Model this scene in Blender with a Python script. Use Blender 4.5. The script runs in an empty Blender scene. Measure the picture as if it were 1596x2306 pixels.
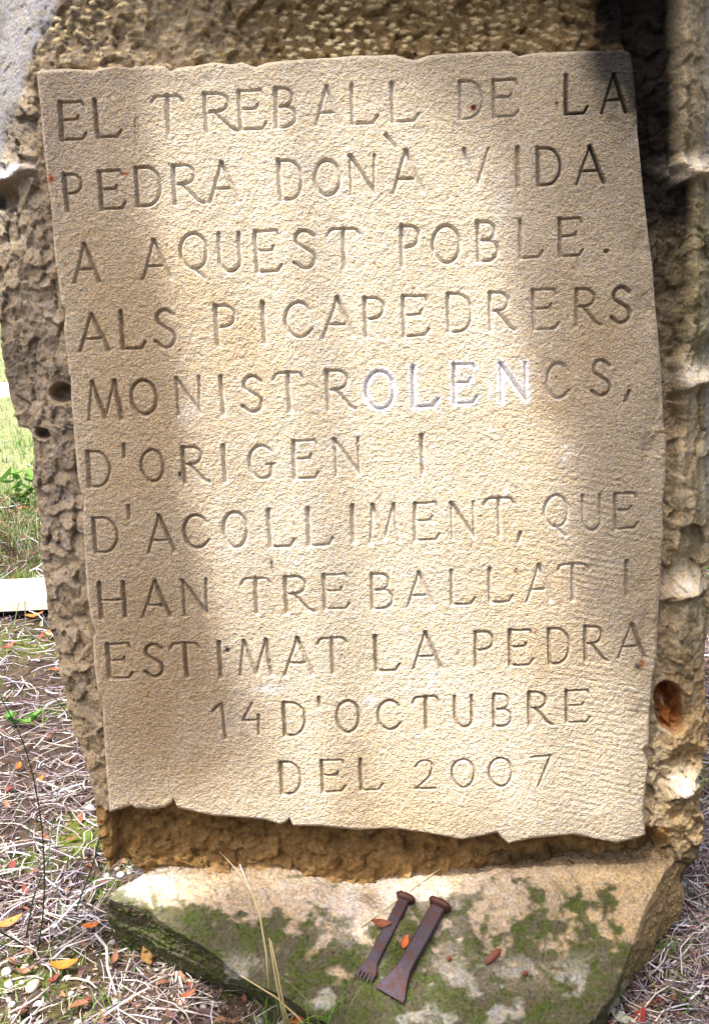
import bpy, math, random
import numpy as np
from mathutils import Vector, Matrix
C = bpy.context.scene.collection
R = math.radians
random.seed(7); rng = np.random.default_rng(7)

# ------------------------------------------------------------------ camera, world, sun, exposure
PITCH, LEAN, ROLL, FPX, CX, CY = R(16), R(8), R(2.6), 2261.0, 798.0, 1153.0
CAMZ = 1.372
fw = np.array([0, math.cos(PITCH), -math.sin(PITCH)])
up0 = np.array([0, math.sin(PITCH), math.cos(PITCH)]); rt0 = np.array([1.0, 0, 0])
rt = rt0*math.cos(ROLL) - up0*math.sin(ROLL)
up = up0*math.cos(ROLL) + rt0*math.sin(ROLL)
CAM = np.array([0, 0, CAMZ])
cam = bpy.data.cameras.new('camera'); co = bpy.data.objects.new('camera', cam); C.objects.link(co)
m = Matrix.Identity(4)
for i in range(3):
    m[i][0] = rt[i]; m[i][1] = up[i]; m[i][2] = -fw[i]; m[i][3] = CAM[i]
co.matrix_world = m
cam.sensor_fit = 'VERTICAL'; cam.sensor_height = 24; cam.lens = 24*FPX/2306
cam.clip_start = 0.05; cam.clip_end = 400
bpy.context.scene.camera = co

SUNDIR = np.array([0.25, 0.28, -0.93]); SUNDIR /= np.linalg.norm(SUNDIR)      # direction the light travels
SUN_EL = math.asin(-SUNDIR[2]); SUN_AZ = math.atan2(-SUNDIR[0], -SUNDIR[1])
w = bpy.data.worlds.new('World'); bpy.context.scene.world = w; w.use_nodes = True
nt = w.node_tree; bg = nt.nodes['Background']
sky = nt.nodes.new('ShaderNodeTexSky'); sky.sky_type = 'NISHITA'; sky.sun_disc = False
sky.sun_elevation = SUN_EL; sky.sun_rotation = SUN_AZ
sky.dust_density = 6.0; sky.ozone_density = 0.0; sky.air_density = 0.8
nt.links.new(sky.outputs[0], bg.inputs[0]); bg.inputs[1].default_value = 0.15
sl = bpy.data.lights.new('sun', 'SUN'); sl.energy = 3.3; sl.angle = R(0.8); sl.color = (1, 0.965, 0.91)
so = bpy.data.objects.new('sun', sl); C.objects.link(so)
so.rotation_euler = Vector(SUNDIR).to_track_quat('-Z', 'Y').to_euler(); so.location = (-3, -3, 9)
vs = bpy.context.scene.view_settings
vs.view_transform = 'Standard'; vs.look = 'None'; vs.gamma = 1; vs.use_curve_mapping = False; vs.exposure = 1.42
bpy.context.scene.cycles.max_bounces = 5

# ------------------------------------------------------------------ frames of the place
U = np.array([1.0, 0, 0]); V = np.array([0, math.sin(LEAN), math.cos(LEAN)]); N = np.array([0, -math.cos(LEAN), math.sin(LEAN)])
def ray(px, py):
    px = np.asarray(px, float); py = np.asarray(py, float)
    return fw + ((px-CX)/FPX)[..., None]*rt + ((CY-py)/FPX)[..., None]*up
def hit(px, py, P0, n):
    r = ray(px, py); t = ((P0-CAM)@n)/(r@n)
    return CAM + r*t[..., None]
_r = ray(850, 1870); O = CAM + _r*1.86                      # centre of the panel's lower edge
def uv(px, py, h=0.0):
    P = hit(px, py, O+N*h, N) - O
    return P@U, P@V
def pix(P):
    q = P-CAM; z = q@fw
    return CX+FPX*(q@rt)/z, CY-FPX*(q@up)/z
def world(u, v, h):
    return O + u[..., None]*U + v[..., None]*V + h[..., None]*N
J = hit(850, 1946, O-N*0.055, N)                            # where recess and ledge meet
LS = R(21)
LN = np.array([0, -math.sin(LS), math.cos(LS)])             # ledge normal: slopes down to the viewer
def ledge(px, py, off=0.0): return hit(px, py, J+LN*off, LN)
def gnd(px, py, z=0.0): return hit(px, py, np.array([0, 0, z]), np.array([0, 0, 1.0]))

# ------------------------------------------------------------------ numpy noise
def _h(ix, iy, iz, seed):
    n = (ix.astype(np.int64)*374761393 + iy.astype(np.int64)*668265263 + iz*2147483647 + seed*1274126177) & 0xffffffff
    n = ((n ^ (n >> 13))*1274126177) & 0xffffffff
    n = ((n ^ (n >> 16))*2246822519) & 0xffffffff
    return ((n ^ (n >> 15)) & 0xffffff)/16777215.0
def vn(x, y, seed=0):
    ix = np.floor(x); iy = np.floor(y); fx = x-ix; fy = y-iy
    fx = fx*fx*(3-2*fx); fy = fy*fy*(3-2*fy)
    a = _h(ix, iy, 0, seed); b = _h(ix+1, iy, 0, seed); c = _h(ix, iy+1, 0, seed); d = _h(ix+1, iy+1, 0, seed)
    return (a+(b-a)*fx)*(1-fy)+(c+(d-c)*fx)*fy*1.0
def fbm(x, y, seed=0, o=4, g=0.5):
    s = 0; a = 1; t = 0
    for i in range(o):
        s = s+a*vn(x*2**i+17.3*i, y*2**i-9.1*i, seed+i); t += a; a *= g
    return s/t-0.5
def facet(x, y, seed=0):
    """hacked facets: each nearest feature point carries its own little tilted plane; also returns F1 and a random id"""
    ix = np.floor(x); iy = np.floor(y); best = np.full(x.shape, 9.0); val = np.zeros(x.shape); rid = np.zeros(x.shape)
    dxb = np.zeros(x.shape); dyb = np.zeros(x.shape)
    for dx in (-1, 0, 1):
        for dy in (-1, 0, 1):
            cx = ix+dx; cy = iy+dy
            fx = cx+_h(cx, cy, 1, seed); fy = cy+_h(cx, cy, 2, seed)
            d = (x-fx)**2+(y-fy)**2; k = d < best
            r1 = _h(cx, cy, 3, seed); r2 = _h(cx, cy, 4, seed); r3 = _h(cx, cy, 5, seed)
            v = (r1-0.5)*2*(x-fx)+(r2-0.5)*2*(y-fy)+(r3-0.5)
            best = np.where(k, d, best); val = np.where(k, v, val); rid = np.where(k, r3, rid)
    return val, np.sqrt(best), rid
def ss(a, b, x):
    t = np.clip((x-a)/(b-a), 0, 1); return t*t*(3-2*t)
def blob(X, Y, cx, cy, rx, ry):
    return np.exp(-(((X-cx)/rx)**2+((Y-cy)/ry)**2))
def mixc(c, k, col):
    return c*(1-k[..., None])+np.array(col)*k[..., None]

# ------------------------------------------------------------------ mesh helpers
def link(name, me, mat=None, parent=None):
    o = bpy.data.objects.new(name, me); C.objects.link(o)
    if mat: me.materials.append(mat)
    if parent: o.parent = parent
    return o
def npmesh(name, verts, faces, cols=None, smooth=True):
    me = bpy.data.meshes.new(name); verts = np.asarray(verts, np.float32); faces = np.asarray(faces, np.int32)
    nf, k = faces.shape
    me.vertices.add(len(verts)); me.vertices.foreach_set('co', verts.ravel())
    me.loops.add(nf*k); me.loops.foreach_set('vertex_index', faces.ravel())
    me.polygons.add(nf); me.polygons.foreach_set('loop_start', np.arange(0, nf*k, k, dtype=np.int32))
    try: me.polygons.foreach_set('loop_total', np.full(nf, k, np.int32))
    except Exception: pass
    me.polygons.foreach_set('use_smooth', np.full(nf, smooth))
    me.update(calc_edges=True); me.validate()
    if cols is not None:
        a = me.color_attributes.new('Col', 'FLOAT_COLOR', 'POINT')
        c4 = np.ones((len(verts), 4), np.float32); c4[:, :3] = cols; a.data.foreach_set('color', c4.ravel())
    return me
def sub(verts, faces, cols, keep):
    f = faces[keep]; idx = np.unique(f); mp = np.zeros(len(verts), np.int32); mp[idx] = np.arange(len(idx))
    return verts[idx], mp[f], cols[idx]
def gridfaces(nr, nc, wrap=False):
    r = np.arange(nr-1)[:, None]; c = np.arange(nc if wrap else nc-1)[None, :]
    a = r*nc+c; b = r*nc+(c+1) % nc
    return np.stack([a, b, b+nc, a+nc], -1).reshape(-1, 4)
class MB:
    def __init__(s): s.v = []; s.f = []; s.c = []
    def add(s, vs, fs, col=(1, 1, 1)):
        n = len(s.v); s.v += [tuple(p) for p in vs]; s.f += [tuple(i+n for i in f) for f in fs]; s.c += [tuple(col)]*len(vs)
    def tube(s, pts, rad, sides=5, col=(1, 1, 1), cap=True):
        pts = [Vector(p) for p in pts]; n = len(pts)
        rs = rad if hasattr(rad, '__len__') else [rad]*n
        vs = []; fs = []; ref = Vector((0.31, 0.17, 0.93))
        for i, p in enumerate(pts):
            t = (pts[min(i+1, n-1)]-pts[max(i-1, 0)]).normalized()
            a = t.cross(ref)
            if a.length < 1e-3: a = t.cross(Vector((1, 0, 0)))
            a.normalize(); b = t.cross(a)
            for k in range(sides):
                q = 2*math.pi*k/sides; vs.append(p+(a*math.cos(q)+b*math.sin(q))*rs[i])
        for i in range(n-1):
            for k in range(sides):
                k2 = (k+1) % sides; fs.append((i*sides+k, i*sides+k2, (i+1)*sides+k2, (i+1)*sides+k))
        if cap: fs.append(tuple(range(sides))[::-1]); fs.append(tuple((n-1)*sides+k for k in range(sides)))
        s.add(vs, fs, col)
    def build(s, name, mat, parent=None, smooth=True):
        me = bpy.data.meshes.new(name); me.from_pydata(s.v, [], s.f)
        me.polygons.foreach_set('use_smooth', np.full(len(s.f), smooth)); me.update()
        a = me.color_attributes.new('Col', 'FLOAT_COLOR', 'POINT')
        c4 = np.ones((len(s.v), 4), np.float32); c4[:, :3] = np.array(s.c); a.data.foreach_set('color', c4.ravel())
        return link(name, me, mat, parent)
def tag(o, label=None, cat=None, group=None, kind=None):
    for k, v in (('label', label), ('category', cat), ('group', group), ('kind', kind)):
        if v: o[k] = v
    return o
def empty(name, loc=(0, 0, 0)):
    o = bpy.data.objects.new(name, None); C.objects.link(o); o.location = loc; o.empty_display_size = .05; return o

# ------------------------------------------------------------------ materials
def material(name, rough=0.9, grain=0.0, gscale=300, bump=0.0, bscale=250, bdist=0.002, spec=0.3, trans=0.0, base=None, voro=False):
    mt = bpy.data.materials.new(name); mt.use_nodes = True; t = mt.node_tree; n = t.nodes; L = t.links.new
    b = n['Principled BSDF']; b.inputs['Roughness'].default_value = rough; b.inputs['Specular IOR Level'].default_value = spec
    tc = n.new('ShaderNodeTexCoord')
    if base is None:
        at = n.new('ShaderNodeAttribute'); at.attribute_name = 'Col'; col = at.outputs['Color']
    else:
        rg = n.new('ShaderNodeRGB'); rg.outputs[0].default_value = (*base, 1); col = rg.outputs[0]
    if grain:
        ns = n.new('ShaderNodeTexNoise'); ns.inputs['Scale'].default_value = gscale; ns.inputs['Detail'].default_value = 4; ns.inputs['Roughness'].default_value = .65
        L(tc.outputs['Object'], ns.inputs['Vector'])
        mr = n.new('ShaderNodeMapRange'); mr.inputs['From Min'].default_value = .3; mr.inputs['From Max'].default_value = .7
        mr.inputs['To Min'].default_value = 1-grain; mr.inputs['To Max'].default_value = 1+grain
        L(ns.outputs[0], mr.inputs['Value'])
        # a second, coarser tint so grains differ in hue as well
        n2 = n.new('ShaderNodeTexNoise'); n2.inputs['Scale'].default_value = gscale*.45; n2.inputs['Detail'].default_value = 2
        L(tc.outputs['Object'], n2.inputs['Vector'])
        cr = n.new('ShaderNodeValToRGB'); e = cr.color_ramp.elements
        e[0].position = .35; e[0].color = (1.0, .93, .80, 1); e[1].position = .65; e[1].color = (.97, 1.0, 1.08, 1)
        L(n2.outputs[0], cr.inputs[0])
        v1 = n.new('ShaderNodeVectorMath'); v1.operation = 'SCALE'; L(col, v1.inputs[0]); L(mr.outputs[0], v1.inputs['Scale'])
        v2 = n.new('ShaderNodeVectorMath'); v2.operation = 'MULTIPLY'; L(v1.outputs[0], v2.inputs[0]); L(cr.outputs[0], v2.inputs[1])
        col = v2.outputs[0]
    L(col, b.inputs['Base Color'])
    if bump:
        nb = n.new('ShaderNodeTexNoise'); nb.inputs['Scale'].default_value = bscale; nb.inputs['Detail'].default_value = 3
        L(tc.outputs['Object'], nb.inputs['Vector'])
        hsrc = nb.outputs[0]
        if voro:
            nb.inputs['Detail'].default_value = 1; nb.inputs['Scale'].default_value = bscale*1.7
            vo = n.new('ShaderNodeTexVoronoi'); vo.inputs['Scale'].default_value = bscale; L(tc.outputs['Object'], vo.inputs['Vector'])
            v3 = n.new('ShaderNodeTexVoronoi'); v3.inputs['Scale'].default_value = bscale*.42; L(tc.outputs['Object'], v3.inputs['Vector'])
            a1 = n.new('ShaderNodeMath'); a1.operation = 'MULTIPLY_ADD'; L(vo.outputs['Distance'], a1.inputs[0]); a1.inputs[1].default_value = .8; L(nb.outputs[0], a1.inputs[2])
            a2 = n.new('ShaderNodeMath'); a2.operation = 'MULTIPLY_ADD'; L(v3.outputs['Distance'], a2.inputs[0]); a2.inputs[1].default_value = .9; L(a1.outputs[0], a2.inputs[2]); hsrc = a2.outputs[0]
        bp = n.new('ShaderNodeBump'); bp.inputs['Strength'].default_value = bump; bp.inputs['Distance'].default_value = bdist
        L(hsrc, bp.inputs['Height']); L(bp.outputs[0], b.inputs['Normal'])
    if trans:
        tr = n.new('ShaderNodeBsdfTranslucent'); L(col, tr.inputs[0]); mx = n.new('ShaderNodeMixShader'); mx.inputs[0].default_value = trans
        out = n['Material Output']; L(b.outputs[0], mx.inputs[1]); L(tr.outputs[0], mx.inputs[2]); L(mx.outputs[0], out.inputs[0])
    return mt
M_panel = material('dressed_sandstone', .92, grain=.36, gscale=330, bump=1.0, bscale=300, bdist=.0021, spec=.1, voro=True)
M_rough = material('hacked_sandstone', .95, grain=.30, gscale=190, bump=1.0, bscale=170, bdist=.0035, spec=.04)
M_foot = material('foot_sandstone', .95, grain=.42, gscale=170, bump=1.0, bscale=150, bdist=.007, spec=.15)
M_iron = material('rusty_iron', .5, grain=.35, gscale=220, bump=.5, bscale=300, bdist=.001, spec=.5)
M_iron.node_tree.nodes['Principled BSDF'].inputs['Metallic'].default_value = .55
def rustify():
    t = M_iron.node_tree; n = t.nodes; L = t.links.new; b = n['Principled BSDF']; src = b.inputs['Base Color'].links[0].from_socket
    tc = n['Texture Coordinate']; ns = n.new('ShaderNodeTexNoise'); ns.inputs['Scale'].default_value = 75; ns.inputs['Detail'].default_value = 6; ns.inputs['Roughness'].default_value = .7
    L(tc.outputs['Object'], ns.inputs['Vector']); mr = n.new('ShaderNodeMapRange'); mr.inputs['From Min'].default_value = .46; mr.inputs['From Max'].default_value = .62; L(ns.outputs[0], mr.inputs['Value'])
    mx = n.new('ShaderNodeMix'); mx.data_type = 'RGBA'; L(mr.outputs[0], mx.inputs[0]); L(src, mx.inputs[6]); mx.inputs[7].default_value = (.070, .028, .020, 1); L(mx.outputs[2], b.inputs['Base Color'])
    m2 = n.new('ShaderNodeMapRange'); m2.inputs['To Min'].default_value = .35; m2.inputs['To Max'].default_value = .9; L(ns.outputs[0], m2.inputs['Value']); L(m2.outputs[0], b.inputs['Roughness'])
rustify()
M_plant = material('plant', .65, spec=.3, trans=.35)
M_dry = material('dry_plant', .85, spec=.2, trans=.15)
M_leaf = material('dead_leaf', .7, grain=.2, gscale=120, spec=.3, trans=.2)
M_soil = material('soil', .97, grain=.45, gscale=60, bump=1, bscale=45, bdist=.02, spec=.1)
M_peb = material('pebble', .8, grain=.12, gscale=90, bump=.4, bscale=80, bdist=.003)
M_slab = material('white_concrete', .9, grain=.25, gscale=25, bump=.6, bscale=90)
M_bark = material('bark', .95, grain=.35, gscale=22, bump=1, bscale=18, bdist=.03)

# ------------------------------------------------------------------ traced outlines (units: sheet of 1596 x 2306)
TOP = [(80,158),(110,154),(150,152),(210,155),(222,151),(260,146),(296,150),(330,144),(370,147),(383,158),(400,149),(440,145),(480,137),(520,142),(545,137),(575,149),(600,138),(650,133),(700,130),(760,126),(798,122),(850,122),(890,120),(905,127),(935,133),(965,122),(1010,118),(1080,114),(1150,112),(1168,124),(1200,117),(1290,113),(1340,112),(1400,108),(1422,116)]
BOT = [(245,1832),(270,1825),(297,1817),(305,1823),(340,1826),(372,1821),(386,1812),(391,1802),(400,1823),(440,1832),(480,1840),(560,1845),(600,1850),(630,1859),(644,1855),(652,1845),(660,1863),(720,1863),(800,1872),(880,1868),(960,1878),(1040,1893),(1085,1885),(1120,1877),(1130,1889),(1145,1902),(1200,1890),(1290,1882),(1365,1896),(1390,1902),(1440,1889),(1455,1882)]
LEF = [(78,100),(80,158),(83,190),(88,230),(93,290),(97,340),(104,400),(112,450),(117,520),(122,580),(128,620),(136,682),(146,700),(142,740),(150,800),(153,840),(158,850),(159,900),(165,970),(170,1030),(175,1082),(182,1110),(188,1118),(186,1180),(190,1250),(195,1340),(204,1395),(213,1424),(207,1440),(211,1500),(215,1534),(220,1560),(228,1572),(232,1640),(238,1740),(243,1800),(246,1835),(248,1960)]
RIG = [(1420,60),(1422,116),(1432,200),(1437,300),(1445,380),(1452,450),(1462,540),(1470,600),(1478,700),(1487,800),(1493,880),(1497,960),(1500,969),(1484,973),(1503,980),(1502,1010),(1500,1080),(1492,1140),(1495,1200),(1490,1270),(1482,1400),(1480,1480),(1470,1530),(1465,1600),(1462,1675),(1450,1690),(1460,1720),(1455,1780),(1450,1830),(1455,1890),(1455,1990)]
def curve(pts, h, along):            # polyline in panel units, sorted along u or v
    p = np.array(pts, float); u, v = uv(p[:, 0], p[:, 1], h)
    a, b = (u, v) if along == 'u' else (v, u)
    k = np.argsort(a); return lambda x: np.interp(x, a[k], b[k])
f_top, f_bot, f_lef, f_rig = curve(TOP, 0, 'u'), curve(BOT, 0, 'u'), curve(LEF, 0, 'v'), curve(RIG, 0, 'v')

# ------------------------------------------------------------------ lettering: hand-cut capitals as strokes
def arc(cx, cy, rx, ry, a0, a1, n=14):
    return [(cx+rx*math.cos(R(a0+(a1-a0)*i/n)), cy+ry*math.sin(R(a0+(a1-a0)*i/n))) for i in range(n+1)]
S, T = .079, .052        # stem and thin radii, of the letter height
SERIF = .085
def G(ch):               # returns polylines [(pts, radius, [serif ends])]; x in 0..1 of the width, y in 0..1 of the height
    if ch == 'E': return [([(.1,1),(.1,0)],S,'bt'), ([(.1,1),(.88,1),(.94,.88)],T,''), ([(.1,.53),(.66,.53),(.72,.62)],T,''), ([(.72,.58),(.7,.44)],T*.7,''), ([(.1,0),(.84,.0),(.98,.15)],T,'')]
    if ch == 'L': return [([(.12,1),(.12,0)],S,'bt'), ([(.12,0),(.82,.0),(.98,.17)],T*1.1,'')]
    if ch == 'T': return [([(.5,1),(.5,0)],S,'b'), ([(.0,.84),(.1,.97),(.2,1),(.8,1),(.9,.97),(1,.84)],T*1.05,'')]
    if ch == 'I': return [([(.5,1),(.5,0)],S,'bt')]
    if ch == 'H': return [([(.12,1),(.12,0)],S,'bt'), ([(.88,1),(.88,0)],S,'bt'), ([(.12,.5),(.88,.5)],T,'')]
    if ch == 'N': return [([(.12,1),(.12,0)],T,'bt'), ([(.9,1),(.9,.02)],T,'t'), ([(.1,1),(.9,.02)],S*.9,'')]
    if ch == 'M': return [([(.2,1),(.07,0)],T,'bt'), ([(.8,1),(.93,0)],S,'bt'), ([(.2,1),(.5,.05)],S*.95,''), ([(.5,.05),(.8,1)],T,'')]
    if ch == 'A': return [([(.5,1),(.1,0)],T*1.05,'b'), ([(.5,1),(.9,0)],S,'b'), ([(.26,.33),(.76,.33)],T,'')]
    if ch == 'V': return [([(.06,1),(.5,0)],S*.9,'t'), ([(.94,1),(.5,0)],T,'t')]
    if ch == 'O': return [(arc(.5,.5,.44,.47,0,360,36),T*1.25,'')]
    if ch == '0': return [(arc(.5,.5,.43,.47,0,360,36),T*1.1,'')]
    if ch == 'Q': return [(arc(.5,.52,.44,.46,0,360,36),T*1.25,''), ([(.42,.1),(.62,-.05),(.82,-.19)],T*1.2,'')]
    if ch == 'C': return [(arc(.53,.5,.45,.47,50,310,26),T*1.3,''), ([(.8,.86),(.9,.76)],T,''), ([(.82,.14),(.95,.24)],T,'')]
    if ch == 'G': return [(arc(.52,.5,.44,.47,50,300,26),T*1.3,''), ([(.8,.86),(.9,.78)],T,''), ([(.76,.1),(.84,.16),(.85,.42)],S*.8,''), ([(.68,.43),(.98,.43)],T,'')]
    if ch == 'D': return [([(.13,1),(.13,0)],S,'bt'), ([(.13,1),(.42,1)]+arc(.42,.5,.5,.5,90,-90,20)+[(.13,0)],T*1.1,'')]
    if ch == 'P': return [([(.15,1),(.15,0)],S,'bt'), ([(.15,1),(.5,1)]+arc(.5,.74,.4,.26,90,-90,14)+[(.28,.46)],T*1.1,'')]
    if ch == 'R': return [([(.13,1),(.13,0)],S,'bt'), ([(.13,1),(.42,1)]+arc(.42,.76,.34,.24,90,-90,14)+[(.2,.51)],T*1.1,''), ([(.36,.52),(.62,.25),(.8,.07),(.98,.0)],S*.85,'')]
    if ch == 'B': return [([(.15,1),(.15,0)],S,'bt'), ([(.15,1),(.45,1)]+arc(.45,.77,.36,.23,90,-90,12)+[(.3,.54)],T*1.1,''), ([(.3,.54),(.5,.54)]+arc(.5,.27,.43,.27,90,-90,14)+[(.15,0)],T*1.15,'')]
    if ch == 'U': return [([(.13,1),(.13,.32)]+arc(.5,.32,.37,.30,180,360,16)+[(.87,1)],T*1.3,'t')]
    if ch == 'S': return [([(.9,.84)]+arc(.52,.76,.34,.22,35,215,12)+[(.42,.56),(.62,.47)]+arc(.5,.24,.38,.24,50,-140,14)+[(.08,.16)],T*1.35,'')]
    if ch == '1': return [([(.72,1),(.78,0)],T*1.1,'b'), ([(.05,.8),(.3,.9),(.72,1)],T,'')]
    if ch == '4': return [([(.62,1),(.1,.47)],T*1.1,''), ([(.1,.47),(.92,.47)],T*1.15,''), ([(.88,.62),(.84,0)],T*1.1,'b')]
    if ch == '2': return [([(.06,.78)]+arc(.48,.74,.38,.24,165,-20,14)+[(.7,.4),(.06,0)],T*1.1,''), ([(.06,0),(.97,0)],T*1.1,'')]
    if ch == '7': return [([(.0,.97),(.98,1),(.3,0)],T*1.1,'')]
    if ch == "'": return [([(.5,1),(.5,.0)],.25,'')]
    if ch == '`': return [([(.0,1),(.9,.0)],.18,'')]
    if ch == ',': return [([(.8,1),(.3,.0)],.22,'')]
    if ch == '.': return [([(.4,.5),(.6,.5)],.5,'')]
ROWS = [
 "E 131 194 229 314;L 209 272 225 308;T 343 414 216 299;R 453 535 209 295;E 534 598 203 290;B 614 669 198 285;A 703 770 195 280;L 786 850 190 277;L 876 943 187 272;D 1029 1090 183 266;E 1106 1168 180 262;L 1268 1323 170 255;A 1348 1416 168 253",
 "P 141 189 392 474;E 220 281 385 470;D 300 368 376 463;R 383 458 372 458;A 463 540 366 454;D 622 685 361 449;O 705 770 359 443;N 782 850 350 437;A 875 957 340 434;` 868 892 303 332;V 1042 1104 336 421;I 1154 1177 333 420;D 1203 1266 333 415;A 1290 1366 329 412",
 "A 158 228 549 635;A 311 388 541 628;Q 403 470 524 611;U 487 548 526 613;E 571 633 521 611;S 656 715 518 604;T 738 812 516 604;P 898 948 509 598;O 970 1040 506 594;B 1070 1124 500 587;L 1165 1223 496 580;E 1255 1313 492 576;. 1356 1372 560 572",
 "A 168 250 707 790;L 268 327 701 785;S 345 398 696 782;P 480 535 688 777;I 584 605 683 772;C 637 705 679 762;A 718 803 671 760;P 815 870 671 758;E 903 965 667 756;D 1002 1066 661 747;R 1096 1160 658 743;E 1196 1257 653 741;R 1289 1353 651 732;S 1373 1423 645 727",
 "M 192 278 860 944;O 292 356 855 936;N 392 456 850 933;I 490 511 849 932;S 540 595 846 927;T 617 685 840 927;R 729 800 835 922;O 820 890 834 923;L 923 987 825 915;E 1018 1073 820 907;N 1120 1190 817 904;C 1227 1283 816 900;S 1328 1378 811 892;, 1403 1419 882 903",
 "D 192 252 1017 1095;' 276 284 1001 1029;O 316 372 1011 1087;R 406 470 1007 1087;I 497 515 1004 1085;G 557 620 1002 1080;E 657 718 993 1077;N 748 814 988 1070;I 940 963 981 1065",
 "D 205 270 1166 1244;' 286 294 1140 1168;A 325 398 1162 1243;C 410 473 1158 1237;O 500 560 1152 1234;L 600 662 1148 1231;L 688 750 1144 1228;I 785 805 1140 1222;M 826 903 1137 1219;E 929 989 1133 1216;N 1010 1073 1132 1213;T 1090 1158 1123 1206;, 1163 1175 1200 1222;Q 1223 1281 1114 1192;U 1305 1358 1116 1196;E 1380 1436 1112 1190",
 "H 217 289 1313 1391;A 312 389 1310 1389;N 406 472 1306 1386;T 545 610 1303 1381;R 635 705 1299 1379;E 725 787 1295 1371;B 830 887 1293 1371;A 909 980 1290 1366;L 1010 1070 1284 1361;L 1096 1154 1280 1356;A 1178 1248 1273 1354;T 1255 1325 1271 1351;I 1400 1420 1265 1341",
 "E 238 298 1451 1528;S 320 371 1451 1525;T 385 452 1450 1525;I 484 506 1447 1525;M 534 617 1443 1521;A 632 710 1438 1521;T 716 782 1438 1516;L 839 900 1433 1511;A 921 998 1425 1506;P 1064 1115 1423 1499;E 1143 1200 1420 1498;D 1229 1286 1416 1494;R 1310 1368 1411 1489;A 1383 1459 1406 1481",
 "1 478 512 1586 1664;4 542 588 1585 1656;D 632 692 1583 1656;' 715 723 1572 1594;O 754 812 1577 1652;C 846 905 1576 1646;T 929 990 1571 1644;U 1018 1070 1568 1639;B 1105 1154 1564 1636;R 1184 1243 1559 1633;E 1270 1329 1555 1626",
 "D 627 682 1717 1788;E 720 778 1713 1783;L 806 862 1710 1779;2 933 981 1712 1776;0 1013 1072 1708 1775;0 1096 1156 1705 1772;7 1196 1242 1703 1770"]
LETTERS = []
for ri, row in enumerate(ROWS):
    for e in row.split(';'):
        ch, a, b, c, d = e.split(); LETTERS.append((ri, ch, float(a), float(b), float(c), float(d)))

# ------------------------------------------------------------------ the carved stone
stone = empty('carved_stone', tuple(J+np.array([0, .15, -J[2]])))
tag(stone, 'large carved sandstone block with a Catalan inscription panel and mossy foot', 'monument')
off = np.array(stone.location)

# --- inscription panel
nc, nr = 730, 1050
s = np.linspace(0, 1, nc)[None, :]; t = np.linspace(0, 1, nr)[:, None]
v = np.zeros((nr, nc)); u = np.zeros((nr, nc))
v = -0.02+1.32*t+0*s
for _ in range(4):
    u = f_lef(v)*(1-s)+f_rig(v)*s
    v = f_bot(u)*(1-t)+f_top(u)*t
X, Y = pix(world(u, v, u*0))
h = np.zeros_like(u)
# rounded, slightly worn arrises
de = np.minimum.reduce([u-f_lef(v), f_rig(v)-u, (v-f_bot(u)), (f_top(u)-v)])
wob = 1+1.2*fbm(u*22, v*22, 3, 3)
h -= 0.006*np.clip(1-de/(0.007*wob), 0, 1)**2
h += 0.0045*fbm(u*3, v*3, 11, 3)+0.0006*fbm(u*95, v*95, 5, 3)*2+0.0004*fbm(u*230, v*230, 9, 1)*2
# faint combed chisel marks on the right and lower third
cm = ss(1150, 1330, X)*ss(850, 1100, Y)*0.9+blob(X, Y, 1050, 1250, 260, 90)*.5
h += cm*0.00045*np.sin((v+0.25*u+0.02*fbm(u*6, v*6, 8, 2))*2*math.pi/0.012)*ss(.42, .6, vn(u*28, v*28, 33))
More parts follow.
